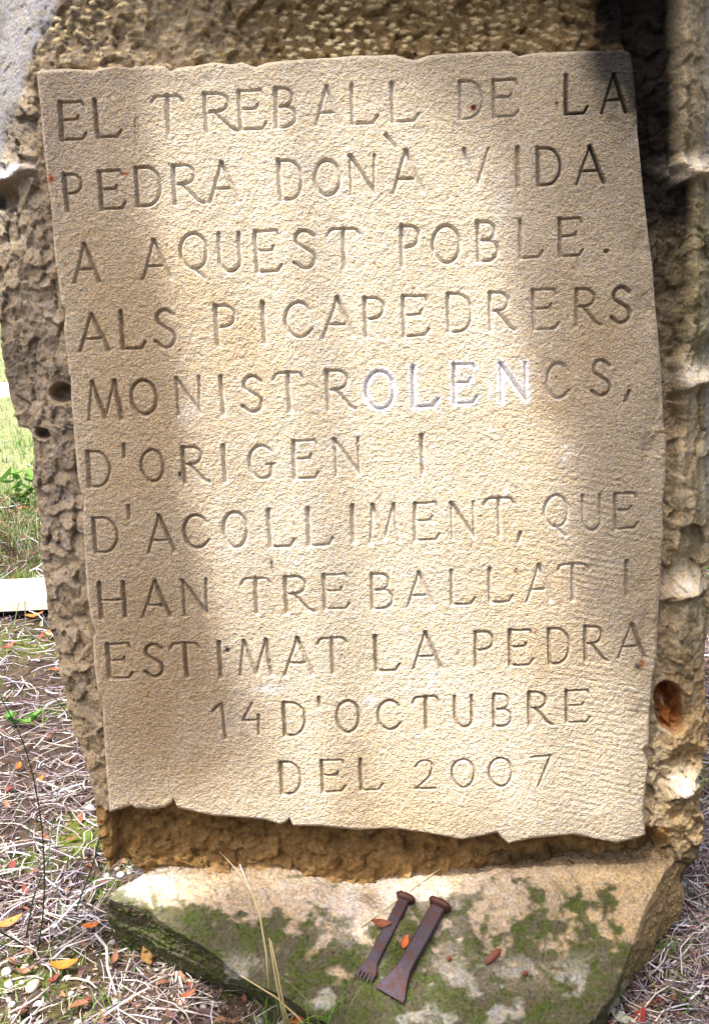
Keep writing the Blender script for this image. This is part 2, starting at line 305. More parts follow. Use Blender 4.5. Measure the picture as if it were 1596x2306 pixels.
# chipped patches along the right edge
for (cx, cy, rx, ry, dp) in ((1455,690,22,40,.006),(1470,1010,26,60,.008),(1488,900,14,50,.006),(1440,560,18,30,.004),(1452,1420,30,50,.004),(1445,1620,26,50,.004),(1395,130,20,16,.004),(470,182,14,9,.002),(1440,1330,24,30,.003)):
    h -= dp*blob(X, Y, cx, cy, rx, ry)*(1+1.5*fbm(u*60, v*60, 21, 2))
lid = np.full(u.shape, -1, np.int32); dep = np.zeros_like(u)
wobu = 0.0011*fbm(u*55, v*55, 71, 2)*2; wobv = 0.0011*fbm(u*55, v*55, 77, 2)*2
for li, (ri, ch, x0, x1, y0, y1) in enumerate(LETTERS):
    xm = (x0+x1)/2
    ub, vb = uv(xm, y1); ut, vt = uv(xm-(y1-y0)*0.055, y0)
    H = float(vt-vb); ul, _ = uv(x0, (y0+y1)/2); ur, _ = uv(x1, (y0+y1)/2); W = float(ur-ul); uc = float((ub+uv(xm, y0)[0])/2)
    if ch in "'`,.": rs = W*.5
    rj = random.Random(li)
    lean = rj.uniform(-.02, .02)
    segs = []
    def TP(p):
        x = (p[0]-.5)*W; y = p[1]*H
        return (uc+x+lean*(y-H/2), float(vb)+y)
    for pts, rad, sf in G(ch):
        k = H if ch not in "'`,." else max(W, .006)
        rr = rad*k*rj.uniform(.93, 1.07)
        if ch in "'`,.": rr = {"'": .0042, '`': .0042, ',': .0045, '.': .0045}[ch]
        P = [TP(p) for p in pts]
        for a, b in zip(P[:-1], P[1:]): segs.append((*a, *b, rr, rr))
        for e, flag in ((P[-1], 'b'), (P[0], 't')):
            if flag in sf:
                L_ = SERIF*H*rj.uniform(.85, 1.15)*(1 if flag == 'b' else .75)
                sg = 1 if flag == 'b' else -1
                segs.append((e[0]-L_, e[1]-sg*.012*H, e[0], e[1]+sg*.02*H, .0006, rr*.8)); segs.append((e[0], e[1]+sg*.02*H, e[0]+L_, e[1]-sg*.012*H, rr*.8, .0006))
        if ch == 'U':
            e = P[-1]; L_ = SERIF*H*.8; segs.append((e[0]-L_, e[1], e[0], e[1], .0006, rr*.8)); segs.append((e[0], e[1], e[0]+L_, e[1], rr*.8, .0006))
    A = np.array(segs); lo = min(A[:, 0].min(), A[:, 2].min())-.01, min(A[:, 1].min(), A[:, 3].min())-.01
    hi = max(A[:, 0].max(), A[:, 2].max())+.01, max(A[:, 1].max(), A[:, 3].max())+.01
    mk = np.nonzero((u > lo[0]) & (u < hi[0]) & (v > lo[1]) & (v < hi[1]))
    uu = u[mk]+wobu[mk]; vv = v[mk]+wobv[mk]; best = np.full(uu.shape, -1.0)
    for (ax, ay, bx, by, r0, r1) in segs:
        dx, dy = bx-ax, by-ay; L2 = dx*dx+dy*dy+1e-12
        k = np.clip(((uu-ax)*dx+(vv-ay)*dy)/L2, 0, 1)
        dd = np.hypot(uu-ax-k*dx, vv-ay-k*dy); best = np.maximum(best, (r0+(r1-r0)*k)-dd)
    on = best > 0
    ii = (mk[0][on], mk[1][on]); dep[ii] = np.maximum(dep[ii], best[on]); lid[ii] = li
# cutting: letters at the top right are shallow, those at the left deeper
depk = 1.15-.35*blob(X, Y, 1110, 230, 130, 70)
h -= dep*1.8*depk
# the slight raised burr / broken rim just round the strokes
PH = h
# colour of the panel
base = np.array([.545, .470, .355])
col = np.ones(u.shape+(3,))*base
big = fbm(u*2.2+4, v*2.2, 41, 4); med = fbm(u*9, v*9, 43, 4); fine = fbm(u*60, v*60, 47, 3)
col *= (1+.30*big+.14*med+.22*fine)[..., None]
ochre = ss(.02, .22, fbm(u*3.1, v*2.3, 51, 4))
col = mixc(col, ochre*.35, (.44, .30, .14))
col = mixc(col, .50*blob(X, Y, 400, 1620, 190, 210)+.28*blob(X, Y, 300, 1350, 120, 200)+.25*blob(X, Y, 1250, 1480, 160, 60)+.30*blob(X, Y, 1230, 920, 90, 40), (.30, .19, .08))
# shade bands painted into the colour on both sides of the panel's middle
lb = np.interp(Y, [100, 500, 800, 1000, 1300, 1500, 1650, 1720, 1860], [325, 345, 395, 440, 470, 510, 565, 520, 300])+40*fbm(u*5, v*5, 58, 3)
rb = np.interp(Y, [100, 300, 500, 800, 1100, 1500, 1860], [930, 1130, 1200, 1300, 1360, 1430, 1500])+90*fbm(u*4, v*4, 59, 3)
shade_l = ss(35, -35, X-lb)*ss(1880, 1700, Y); shade_r = ss(-110, 110, X-rb)
col = mixc(col, .25*shade_l, (.26, .180, .090))
col = mixc(col, .25*shade_r, (.25, .180, .090))
# paler mottling over the middle of the panel
col = mixc(col, np.clip(.40*ss(-.1, .3, med+.6*fbm(u*4, v*1.6, 57, 3))*ss(1350, 1050, X)*ss(300, 500, X), 0, 1), (.60, .54, .45))
col = mixc(col, .55*np.clip(blob(X, Y, 1020, 560, 30, 150)*0+blob(X, Y, 1130, 470, 22, 60), 0, 1), (.52, .49, .44))
# grey-black crust at the right and top right
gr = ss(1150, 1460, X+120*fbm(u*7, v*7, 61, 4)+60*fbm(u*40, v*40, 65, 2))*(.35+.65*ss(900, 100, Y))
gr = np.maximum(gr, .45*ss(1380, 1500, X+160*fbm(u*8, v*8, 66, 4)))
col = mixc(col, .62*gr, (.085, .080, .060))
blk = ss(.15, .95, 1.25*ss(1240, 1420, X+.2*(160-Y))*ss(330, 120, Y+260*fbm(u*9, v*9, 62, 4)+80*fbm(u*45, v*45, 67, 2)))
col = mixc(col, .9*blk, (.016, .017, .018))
# grey weathering in the top left corner
col = mixc(col, .40*np.clip(blob(X, Y, 110, 330, 70, 200)+.5*blob(X, Y, 230, 170, 140, 40), 0, 1), (.17, .15, .14))
# dark lichen specks and rusty specks
_, f1, rid = facet(u*32, v*32, 90)
col = mixc(col, .8*((f1 < .10*(rid-.5)) & (rid > .93)), (.05, .035, .02))
_, f1, rid = facet(u*11, v*11, 91)
col = mixc(col, .6*((f1 < .035) & (rid > .9)), (.22, .06, .015))
for (cx, cy, rx, ry, c_, k_) in ((304,290,2.2,26,(.06,.045,.03),.9),(311,286,1.6,20,(.1,.08,.05),.6),(112,402,7,8,(.35,.05,.01),1.2),(282,391,6,4,(.35,.05,.01),1.2),(1065,241,6,7,(.10,.02,.01),1.5),(1253,232,4,4,(.12,.02,.01),1.4),(1161,1283,5,6,(.02,.02,.02),1.5),(611,1270,4,11,(.04,.03,.02),1.2),(406,1067,4,10,(.02,.03,.02),1.2),(511,1463,6,5,(.02,.02,.02),1.2),(1436,1501,9,8,(.06,.06,.06),1),(1445,1495,6,10,(.30,.12,.05),.9),(908,523,4,8,(.02,.02,.06),1.3),(1290,600,4,3,(.2,.05,.01),1.1),(1358,885,5,6,(.30,.08,.02),1.2),(1358,820,3,20,(.28,.10,.04),.5),(1030,1468,5,5,(.1,.05,.02),.8)):
    col = mixc(col, np.clip(k_*blob(X, Y, cx, cy, rx, ry)*(1+2*fbm(u*150, v*150, 95, 2)), 0, 1), c_)
# chalky scrapes
for (cx, cy, rx, ry, k_) in ((605,1553,26,7,.75),(970,1530,8,22,.8),(835,1578,14,9,.9),(472,181,16,8,.6),(1138,1110,7,16,.6),(1128,1135,20,12,.35),(900,1550,60,8,.15),(425,925,26,22,.45),(1103,870,8,22,.8),(742,818,5,16,.6),(940,1650,8,10,.4),(1270,1020,14,24,.35)):
    col = mixc(col, np.clip(k_*blob(X, Y, cx, cy, rx, ry)*(1+1.6*fbm(u*120, v*120, 96, 2)), 0, 1), (.70, .68, .66))
# dirt held in the cuts, chalk rubbed into four letters of the fifth row
cut = np.clip(dep/.003, 0, 1)
dirt = .38+.35*ss(1150, 1400, X)*ss(900, 200, Y)-.22*blob(X, Y, 760, 800, 330, 700)
mid = (1-ss(-60, 60, -(X-lb)))*(1-shade_r)*ss(1500, 1250, Y)
col = mixc(col, np.clip(dirt, 0, 1)*(1-mid)*cut*ss(-.35, .15, fbm(u*30, v*30, 98, 3)), (.10, .07, .04))
col = mixc(col, .62*mid*ss(0, .0015, dep)*ss(-.45, .1, fbm(u*30, v*30, 98, 3)), (.74, .70, .62))
col = mixc(col, .9*cut*ss(1220, 1320, X+.3*Y-60)*ss(520, 330, Y), (.012, .012, .012))
rim = np.zeros_like(u); chalk = np.zeros_like(u)
wl = [i for i, e in enumerate(LETTERS) if e[0] == 4 and 815 < e[2] < 1150]
for li in wl:
    _, ch, x0, x1, y0, y1 = LETTERS[li]
    inb = (X > x0-12) & (X < x1+12) & (Y > y0-12) & (Y < y1+14)
    near = lid == li
    g = near.astype(float)
    for _ in range(4):
        g = np.maximum.reduce([g, np.roll(g, 1, 0)*.74, np.roll(g, -1, 0)*.74, np.roll(g, 1, 1)*.74, np.roll(g, -1, 1)*.74])
    chalk = np.maximum(chalk, g*inb)
chalk *= ss(-.42, .05, fbm(u*140, v*140, 99, 2))
col = mixc(col, .92*chalk*(1-.50*ss(.0022, .0048, dep)), (.80, .80, .86))
# edge highlights painted pale along the cut rims and the arrises
g = (dep > 0).astype(float); g2 = g.copy()
for _ in range(1): g2 = np.maximum.reduce([g2, np.roll(g, -1, 0), np.roll(g, 1, 0), np.roll(g, 1, 1), np.roll(g, -1, 1)])
col = mixc(col, .30*(g2-g)*ss(-.2, .2, fbm(u*45, v*45, 101, 2))*(1-gr), (.66, .60, .52))
col = mixc(col, .75*np.clip(1.15-de/.006, 0, 1)*ss(-.3, .2, fbm(u*30, v*30, 102, 2))*(1-blk), (.60, .52, .42))
col = np.clip(col, .004, .9)
PW = world(u, v, PH)
# skirt: the panel's own thickness down to the recess behind it
def ringidx(nr, nc):
    i = [0*nc+c for c in range(nc)]+[r*nc+nc-1 for r in range(1, nr)]+[(nr-1)*nc+c for c in range(nc-2, -1, -1)]+[r*nc for r in range(nr-2, 0, -1)]
    return np.array(i)
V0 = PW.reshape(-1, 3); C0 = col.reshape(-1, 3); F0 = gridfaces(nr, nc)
rg_ = ringidx(nr, nc); nring = len(rg_)
bu, bv = u.reshape(-1)[rg_], v.reshape(-1)[rg_]; cu, cv = bu.mean(), bv.mean()
Vs = [V0]; Cs = [C0]; Fs = [F0]; prev = rg_; n0 = len(V0)
for k in range(1, 9):
    hh = -.006-.009*k+.0*bu
    jit = .003*fbm(np.arange(nring)/9., np.full(nring, k*1.7), 120, 3)*2
    V_ = world(bu+jit-.0015*k*np.sign(bu-cu)*(np.abs(bu-cu) > .45), bv+jit+(.0022*k if 0 else 0), hh)
    Cc = C0[rg_]*(1-.03*k)
    idx = np.arange(n0, n0+nring); n0 += nring
    Vs.append(V_); Cs.append(Cc)
    Fs.append(np.stack([prev, idx, np.roll(idx, -1), np.roll(prev, -1)], -1)); prev = idx
VA = np.concatenate(Vs)-off; CA = np.concatenate(Cs)
fl = lid.reshape(-1)[F0]; cnt = (fl >= 0).sum(1); fid = np.where(cnt >= 2, fl.max(1), -1)
pv, pf, pc = sub(VA, np.concatenate([F0[fid < 0]]+Fs[1:]), CA, slice(None))
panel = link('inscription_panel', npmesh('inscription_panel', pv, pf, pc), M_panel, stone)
panel['label'] = 'bush-hammered tan inscription panel'
order = np.argsort(fid, kind='stable'); fs_sorted = fid[order]
for li, (ri, ch, *_r2) in enumerate(LETTERS):
    a, b = np.searchsorted(fs_sorted, li), np.searchsorted(fs_sorted, li+1)
    if b <= a: continue
    lv, lf, lc = sub(VA, F0, CA, order[a:b])
    nm = 'accent' if ch == '`' else ('apostrophe' if ch == "'" else ('comma' if ch == ',' else ('full_stop' if ch == '.' else ('numeral' if ch in '12407' else 'letter'))))
    lo = link(nm, npmesh(nm, lv, lf, lc), M_panel, panel)
    if li in wl: lo['label'] = 'chalk-white carved letter ' + ch

# --- rough block round the panel
OUTL = [(-170,-500),(-170,-200),(-170,100),(-130,300),(-45,360),(-40,420),(-50,520),(-25,620),(-5,700),(0,740),(10,820),(20,880),(38,935),(45,960),(74,964),(86,975),(90,1020),(84,1080),(95,1130),(110,1170),(105,1250),(115,1320),(120,1400),(148,1480),(168,1580),(188,1640),(216,1700),(238,1780),(248,1850),(262,1898),(308,1920),(330,1936),(340,1950),(330,2150)]
OUTR = [(1640,-500),(1650,-200),(1660,0),(1650,200),(1640,330),(1625,400),(1640,500),(1630,700),(1612,810),(1618,860),(1606,930),(1592,980),(1586,1040),(1597,1110),(1606,1180),(1592,1249),(1563,1272),(1576,1300),(1580,1364),(1578,1390),(1563,1444),(1563,1514),(1570,1579),(1565,1664),(1548,1714),(1528,1730),(1555,1746),(1552,1800),(1548,1880),(1538,1945),(1510,2010),(1480,2060),(1450,2115),(1400,2240)]
HS = -.10
b_l, b_r = curve(OUTL, HS, 'v'), curve(OUTR, HS, 'v')
ncf, nrb, nw = 500, 760, 46
vt_ = float(uv(800, -430, HS)[1]); vb_ = float(uv(800, 2220, HS)[1])
v = np.linspace(vb_, vt_, nrb)[:, None]+np.zeros((1, ncf+2*nw)); 
u = np.zeros_like(v); wr = np.zeros_like(v)
sf_ = np.linspace(0, 1, ncf)[None, :]
vv0 = v[:, :1]
Lc = b_l(vv0)+.004*fbm(vv0*40, vv0*0, 131, 3); Rc = b_r(vv0)+.004*fbm(vv0*40, vv0*0+5, 133, 3)
u[:, nw:nw+ncf] = Lc*(1-sf_)+Rc*sf_
k = (np.arange(nw, 0, -1)/nw)[None, :]
u[:, :nw] = Lc; wr[:, :nw] = k; u[:, nw+ncf:] = Rc; wr[:, nw+ncf:] = k[:, ::-1]
X, Y = pix(world(u, v, u*0-.045))
dl = f_lef(v)-u; dr = u-f_rig(v); dt = v-f_top(u); db = f_bot(u)-v
intop = dt > 0; inbot = db > 0
h = np.full(u.shape, -.052)
# left margin: hacked and sloping away
lm = ss(-.01, .004, dl)
h_left = -.026-.50*np.clip(dl-.012, 0, 1)-.25*np.clip(dl-.07, 0, 1)
# far left flank plane
fx = np.interp(Y, [-500, 0, 190, 330, 380, 740, 1000, 1500, 1900], [330, 150, 62, 5, -10, -60, -80, -80, -80])
dfl = np.clip((fx-X)*.00078, 0, 1)
# top zone, with an unseen jutting mass added above to shade it
h_top = -.022-.010*ss(0, .05, dt)
juty = -75+22*np.sin(X/190.)+30*fbm(X/120., X*0, 140, 3)
jut = ss(6, -46, Y-juty)
# right gutter and the outer ridge
rx_ = np.interp(Y, [-500, 0, 372, 402, 500, 780, 815, 870, 960, 1000, 1200, 1300, 1340, 1500, 1700, 1740, 1950], [1492, 1506, 1512, 1545, 1548, 1536, 1512, 1514, 1520, 1508, 1502, 1497, 1505, 1500, 1488, 1482, 1478])+14*fbm(u*0, v*30, 151, 3)
rg = ss(-4, 20, X-rx_)
h_gut = -.060+0*u
h_rid = -.012-.00022*np.clip(X-1520, 0, 200)-.0000045*np.clip(X-1530, 0, 200)**2
low = ss(950, 1080, Y)
h_gut = h_gut*(1-low)+(-.034)*low
h_rid = h_rid-.006*low
h_right = h_gut*(1-rg)+h_rid*rg
rm = ss(-.01, .004, dr)
h = np.where(intop, h_top, h)
h = h*(1-rm)+h_right*rm
h = h*(1-lm)+h_left*lm
h = np.where(inbot & (dl < 0) & (X < 1475), -.046-.018*ss(0, .03, db), h)
# bottom corner: recess runs through the left end, the right end stays proud
h = h-.45*dfl
h = h+jut*(.085*(X > -200))*ss(0, 160, X-fx)
# the flank falls away into the long recess toward the lower right
h = h-.030*rm*blob(X, Y, 1490, 1900, 34, 26)
h = h-.06*ss(1915, 1990, Y)*ss(1460, 1490, X)
# upward-facing broken lips of the old drill holes on the right ridge
for (cx, cy, wx, A_) in ((1565, 398, 60, .030), (1560, 862, 62, .026), (1538, 1332, 52, .024), (1532, 1768, 48, .022)):
    yy = cy-(X-cx)*.28+10*((X-cx)/wx)**2
    d_ = yy-Y
    prof = np.where(d_ > 0, np.exp(-(d_/22)**1.3), np.exp(-(-d_/9)**1.5))
    h += A_*prof*ss(wx*1.1, wx*.5, np.abs(X-cx))
    h -= .020*np.exp(-((d_-62)/38)**2)*ss(wx*1.2, wx*.5, np.abs(X-cx))
# drill holes at the left
h -= .050*ss(1.0, .55, np.hypot((X-142)/34, (Y-886)/27))
yy = 402-(X-20)*.25; d_ = yy-Y
h += .030*np.where(d_ > 0, np.exp(-(d_/20)**2), np.exp(-(d_/7)**2))*ss(75, 40, np.abs(X-8))
h -= .040*ss(1, .5, np.hypot((X+5)/50, (Y-440)/30))
h -= .040*ss(1, .4, np.hypot((X-92)/22, (Y-978)/16))
# rust-red hollow at the right
hol = ss(1.0, .8, np.hypot((X-1505-.12*(Y-1588))/36, (Y-1588)/64)+.30*fbm(u*40, v*40, 155, 3))
h -= .045*hol*(1+.35*fbm(u*120, v*120, 156, 2))
# roughness
fa, f1a, ida = facet(u*42+.8*fbm(u*30, v*30, 160, 2), v*38+.8*fbm(u*30, v*30, 169, 2), 161)
fb, f1b, idb = facet(u*130, v*110, 162)
rough = np.ones_like(u)
rough = rough*(1-.75*ss(0, .02, dfl))*(1-.35*rg*rm*ss(1700, 1500, Y))
fr, _q1, _q2 = facet(u*16+.5*fbm(u*9, v*9, 165, 2), v*11, 166); h += .016*fr*rm*rg*ss(300, 500, Y)
h += rough*(.0110*fa+.0028*fb)+.012*fbm(u*9, v*9, 163, 4)*(.4+.6*rough)+.0022*fbm(u*130, v*130, 164, 3)
# raised pecked flecks of the top zone
pu = u+.25*v; _, f1p, idp = facet(pu*48+.5*fbm(u*15, v*15, 174, 2), v*100+10*pu, 171)
_, f1q, idq = facet(u*45+v*14, v*70-u*12, 172)
fleck = ss(.36, .22, f1p)*(idp > .22)*intop*(1-rm)*(1-ss(0, .01, dfl))
h += .0022*fleck
# long coarse grain on the ridge
h += .005*rg*rm*fbm(u*70+v*4, v*7, 173, 4)*2
bot_t = inbot & (X < 1480)
strk = vn((u*.8+v*.9)*60, (v*.8-u*.5)*140, 175)
h += .0045*bot_t*(strk-.5)
hs = h.copy()
# wrap the flanks back
eL = h[:, nw:nw+1]; eR = h[:, nw+ncf-1:nw+ncf]
h[:, :nw] = eL+(-.36-eL)*wr[:, :nw]**1.3
h[:, nw+ncf:] = eR+(-.36-eR)*wr[:, nw+ncf:]**1.3
sw = wr*(1-wr)*4
bulge = .04*sw**.8+.05*sw*fbm(v*9, wr*5+u*3, 181, 4)+.012*sw*fbm(v*50, wr*20, 182, 3)
u[:, :nw] -= bulge[:, :nw]*.35; u[:, nw+ncf:] += bulge[:, nw+ncf:]*.35
h = np.maximum(h, -.40)
# colour of the rough stone
col = np.ones(u.shape+(3,))*np.array([.34, .27, .175])
n1 = fbm(u*8, v*8, 201, 4); n2 = fbm(u*40, v*40, 202, 3); n3 = fbm(u*2.5, v*2.5, 203, 3)
col *= (1+.5*n1+.45*n2+.4*n3)[..., None]
grey = np.clip(ss(-.02, .04, dl)*(.55+.6*n3)+.9*ss(0, .01, dfl)+.5*wr, 0, 1)*ss(1750, 1250, Y+200*n1)
col = mixc(col, .75*grey, (.21, .195, .18))
col = mixc(col, .8*ss(0, .012, dfl), (.20, .20, .21))  # cool sky tint of the left flank painted into its grey
col = mixc(col, .55*lm*ss(-.05, .2, fbm(u*14, v*14, 204, 4))*ss(1500, 900, Y), (.07, .06, .055))
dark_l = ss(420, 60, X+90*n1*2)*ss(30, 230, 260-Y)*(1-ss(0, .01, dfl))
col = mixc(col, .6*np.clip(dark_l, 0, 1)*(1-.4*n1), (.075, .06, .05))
tz = intop*(1-rm)*(1-ss(0, .01, dfl))
col = mixc(col, .75*tz*ss(380, 640, X), (.105, .064, .016))
col = mixc(col, 1.0*fleck*(.35+.65*ss(.1, -.2, n1))*ss(1360, 1200, X), (.85, .72, .42))  # pick marks catching light, their highlights painted as bright flecks
# black crust of the gutter and top right
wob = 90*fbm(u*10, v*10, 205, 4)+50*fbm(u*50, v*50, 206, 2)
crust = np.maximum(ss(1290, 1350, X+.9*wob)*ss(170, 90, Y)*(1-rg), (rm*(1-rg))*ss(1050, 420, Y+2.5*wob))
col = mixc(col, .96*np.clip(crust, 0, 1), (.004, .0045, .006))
mossr = rm*(1-rg)*ss(480, 700, Y)*ss(1250, 950, Y)*ss(-.1, .2, n1+n2)
col = mixc(col, .5*mossr, (.10, .10, .045))
# ridge: ochre with upright streaks, green film in the middle, grey outer side
stre = fbm(u*90+v*6, v*9, 207, 4)
ridc = np.array([.31, .265, .175])*(1+1.1*stre+.4*n1)[..., None]
ridc = mixc(ridc, .6*ss(1570, 1620, X)*ss(1250, 1000, Y), (.36, .37, .40))
ridc = mixc(ridc, .55*ss(380, 430, Y)*ss(1000, 820, Y)*ss(-.15, .15, n1), (.13, .125, .06))
ridc = mixc(ridc, .5*ss(1350, 1600, Y), (.34, .22, .09))
rk = (rg*rm)
col = col*(1-rk[..., None])+ridc*rk[..., None]
for (cx, cy, wx) in ((1565, 380, 60), (1560, 845, 62), (1538, 1315, 52), (1528, 1752, 44)):  # drill lips painted paler for the light they catch facing up
    col = mixc(col, np.clip(1.0*blob(X, Y, cx, cy, wx*.8, 24), 0, 1), (.56, .51, .41))
col = mixc(col, np.clip(.9*blob(X, Y, 20, 385, 50, 20), 0, 1), (.50, .50, .52))
col = mixc(col, .9*hol*ss(-.3, .1, fbm(u*60+v*30, v*50, 208, 3)), (.24, .075, .014))
col = mixc(col, .8*hol*ss(.05, .2, fbm(u*90, v*40, 209, 3)), (.07, .02, .008))
# lower recess: warm brown, the overhang's shade put into the colour
col = mixc(col, .85*(inbot & (X < 1500)), (.22, .125, .040)); 
k = (inbot & (X < 1500)); col[k] *= (1+.5*(strk[k]-.5)+.5*n2[k])[:, None]
recess_dark = ss(1050, 1150, X)*ss(.035, .06, db+.04*n1)*inbot  # darker patch low in the right half of the recess
col = mixc(col, .7*recess_dark, (.035, .03, .018))
# keep the crack at the right edge
col = np.clip(col, .004, .85)
BW = world(u, v, h)
nct = ncf+2*nw; F = gridfaces(nrb, nct)
inside = ((dl < -.022) & (dr < -.022) & (dt < -.022) & (db < -.022)).reshape(-1)
F = F[~inside[F].all(1)]
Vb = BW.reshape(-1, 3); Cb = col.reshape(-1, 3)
# back and top closing strips
top = np.arange((nrb-1)*nct, nrb*nct); tb = Vb[top].copy(); tb[:] = world(u[-1], v[-1]+.05+.03*fbm(u[-1]*6, u[-1]*0, 210, 3), np.full(nct, -.36)); 
n0 = len(Vb); Vb = np.concatenate([Vb, tb]); Cb = np.concatenate([Cb, Cb[top]])
ti = np.arange(n0, n0+nct); F = np.concatenate([F, np.stack([top[:-1], top[1:], ti[1:], ti[:-1]], -1)])
lf_ = np.arange(0, nrb)*nct; rf_ = lf_+nct-1
F = np.concatenate([F, np.stack([rf_[:-1], lf_[:-1], lf_[1:], rf_[1:]], -1)])
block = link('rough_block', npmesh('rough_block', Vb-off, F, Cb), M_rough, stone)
block['label'] = 'hacked rough stone round the panel with dark crust at the upper right'

# --- projecting foot
FT = [(345,1945),(300,1975),(262,2000),(243,2016),(262,2028),(290,2034),(345,2052),(372,2078),(400,2105),(450,2142),(545,2206),(640,2258),(800,2335),(1000,2375),(1200,2350),(1330,2295),(1378,2240),(1400,2180),(1420,2130),(1438,2080),(1462,2025),(1495,1965),(1535,1915)]
FBp = [(318,2010),(280,2045),(255,2065),(247,2088),(262,2108),(290,2132),(335,2162),(390,2190),(450,2217),(540,2255),(650,2292),(770,2335),(900,2400),(1050,2450),(1250,2425),(1345,2330),(1398,2250),(1430,2205),(1458,2166),(1478,2145),(1496,2128),(1510,2114),(1524,2102)]
FT[3:12] = [(243,2018),(265,2025),(285,2030),(340,2048),(360,2069),(400,2100),(455,2124),(545,2180),(640,2240)]
FBp[3:12] = [(247,2100),(262,2125),(290,2150),(340,2172),(375,2185),(450,2216),(530,2242),(625,2276),(740,2320)]
ft = np.array(FT, float); fbp = np.array(FBp, float)
Tw = ledge(ft[:, 0], ft[:, 1]); Bw = gnd(fbp[:, 0], fbp[:, 1], -.015)
jl, jr = Tw[0].copy(), Tw[-1].copy()
Tb = [jr+np.array([.00, .10, .03]), jr+np.array([-.05, .32, .0]), jl+np.array([.05, .32, 0.0]), jl+np.array([.0, .12, .03])]
Bb = [Bw[-1]+np.array([0, .05, 0]), jr+np.array([-.03, .42, -jr[2]]), jl+np.array([.0, .42, -jl[2]]), np.array([Bw[0][0]+.0, jl[1]+.12, 0])]
Tw = np.concatenate([Tw, Tb]); Bw = np.concatenate([Bw, Bb]); Bw[:, 2] = -.03
def resample(P, n, w):
    d = np.concatenate([[0], np.cumsum(w)]); P2 = np.concatenate([P, P[:1]]); x = np.linspace(0, d[-1], n, endpoint=False)
    return np.stack([np.interp(x, d, P2[:, i]) for i in range(3)], -1)
seg = np.linalg.norm(np.roll(Tw, -1, 0)-Tw, axis=1)*.6+np.linalg.norm(np.roll(Bw, -1, 0)-Bw, axis=1)*.4
na = 1150
Tr = resample(Tw, na, seg); Br = resample(Bw, na, seg)
def smooth(P, n):
    for _ in range(n): P = .25*np.roll(P, 1, 0)+.5*P+.25*np.roll(P, -1, 0)
    return P
Tr = smooth(Tr, 6); Br = smooth(Br, 20)
cen = ledge(930, 2090)
n_t, n_s = 190, 60
rt_ = np.linspace(0.0, 1, n_t)**.85; rt_[0] = 1e-5
rings = [cen+(Tr-cen)*q for q in rt_]
for q in np.linspace(0, 1, n_s+1)[1:]:
    P = Tr*(1-q)+Br*q; P = P+(Tr-cen)*np.array([1, 1, 0])*(.012*math.sin(math.pi*q)); rings.append(P)
G3 = np.stack(rings)                                       # rings x na x 3
q = np.concatenate([rt_, 1+np.linspace(0, 1, n_s+1)[1:]])[:, None]+np.zeros((1, na))
x, y, z = G3[..., 0].copy(), G3[..., 1].copy(), G3[..., 2].copy()
edge = np.linalg.norm(Tr-cen, axis=1)[None, :]*(1-np.clip(q, 0, 1))
zz = z*1.3
z = z-.006*np.exp(-edge/.010)*(q <= 1)-.006*(q > 1)*np.exp(-(q-1)*6)
X, Y = pix(np.stack([x, y, z], -1))
fade = ss(.015, .06, z+.03)
z = z+.022*fbm(x*5, y*5, 301, 4)+.008*fbm(x*28, y*28, 302, 3)+.0035*fbm(x*120, y*120, 303, 2)
# tool furrows
fu = vn((x*.95+y*.35)*62, (y*.9-x*.3)*12, 305)-.5
z += .0060*fu*(q < 1.0)*ss(.0, .2, fbm(x*6, y*6, 306, 2)+.25)
fa, f1a, ida = facet(x*30, y*30, 307); z += .0035*fa*(q < 1.3)
# gentle scoop against the recess and hump in the middle front
z += .02*blob(X, Y, 1150, 2010, 250, 60)-.010*blob(X, Y, 700, 1975, 300, 20)-.02*blob(X, Y, 600, 2180, 160, 40)
sd = ss(1.0, 1.15, q)
ox = .014*fbm(y*14+x*6, zz*20, 311, 4)+.004*fbm(y*60+x*50, zz*90, 312, 3)
x += sd*ox*(-1)*np.sign(.05-x)*1.0; y += sd*ox*-1.0
FW = np.stack([x, y, z], -1); X, Y = pix(FW)
mossy = ss(2060, 2200, Y+90*fbm(x*18, y*18+zz*18, 329, 4))
FW[..., 2] += mossy*(.007*np.clip(fbm(x*55, y*55+zz*55, 325, 4)+.05, 0, 1)+.0035*fbm(x*210, y*210+zz*200, 331, 2)); FW[..., 1] -= sd*.004*fbm(x*200, zz*200, 332, 2)*2
col = np.ones(x.shape+(3,))*np.array([.40, .32, .225])
n1 = fbm(x*8, y*8+zz*8, 321, 4); n2 = fbm(x*45, y*45+zz*40, 322, 3); n3 = fbm(x*3, y*3, 323, 3); n4 = fbm(x*18, y*18+zz*18, 329, 4)
col *= (1+.35*n1+.35*n2)[..., None]
pale = np.clip(1.2*blob(X, Y, 320, 1995, 80, 40)+.9*blob(X, Y, 860, 2010, 190, 45)+.8*blob(X, Y, 780, 2090, 60, 40)+.5*blob(X, Y, 1010, 2130, 50, 80)+.7*blob(X, Y, 560, 2170, 40, 18)+.4*blob(X, Y, 1180, 2200, 120, 40), 0, 1)
col = mixc(col, .8*pale*ss(-.35, .1, n4), (.68, .63, .57))  # sunlit corner and middle of the ledge painted paler
col = mixc(col, .55*ss(1150, 1400, X+200*n1)*(q < 1.1), (.36, .265, .13))
back = ss(1990, 1940, Y+50*n1+ (X-800)*.03)  # the overhang's soft shade, painted along the back of the ledge
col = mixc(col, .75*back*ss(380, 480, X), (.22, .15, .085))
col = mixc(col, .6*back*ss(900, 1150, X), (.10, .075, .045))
grow = ss(-.10, .16, (Y-2050+110*blob(X, Y, 450, 2110, 240, 70))/330+.8*n4+.5*n1+.75*n2)
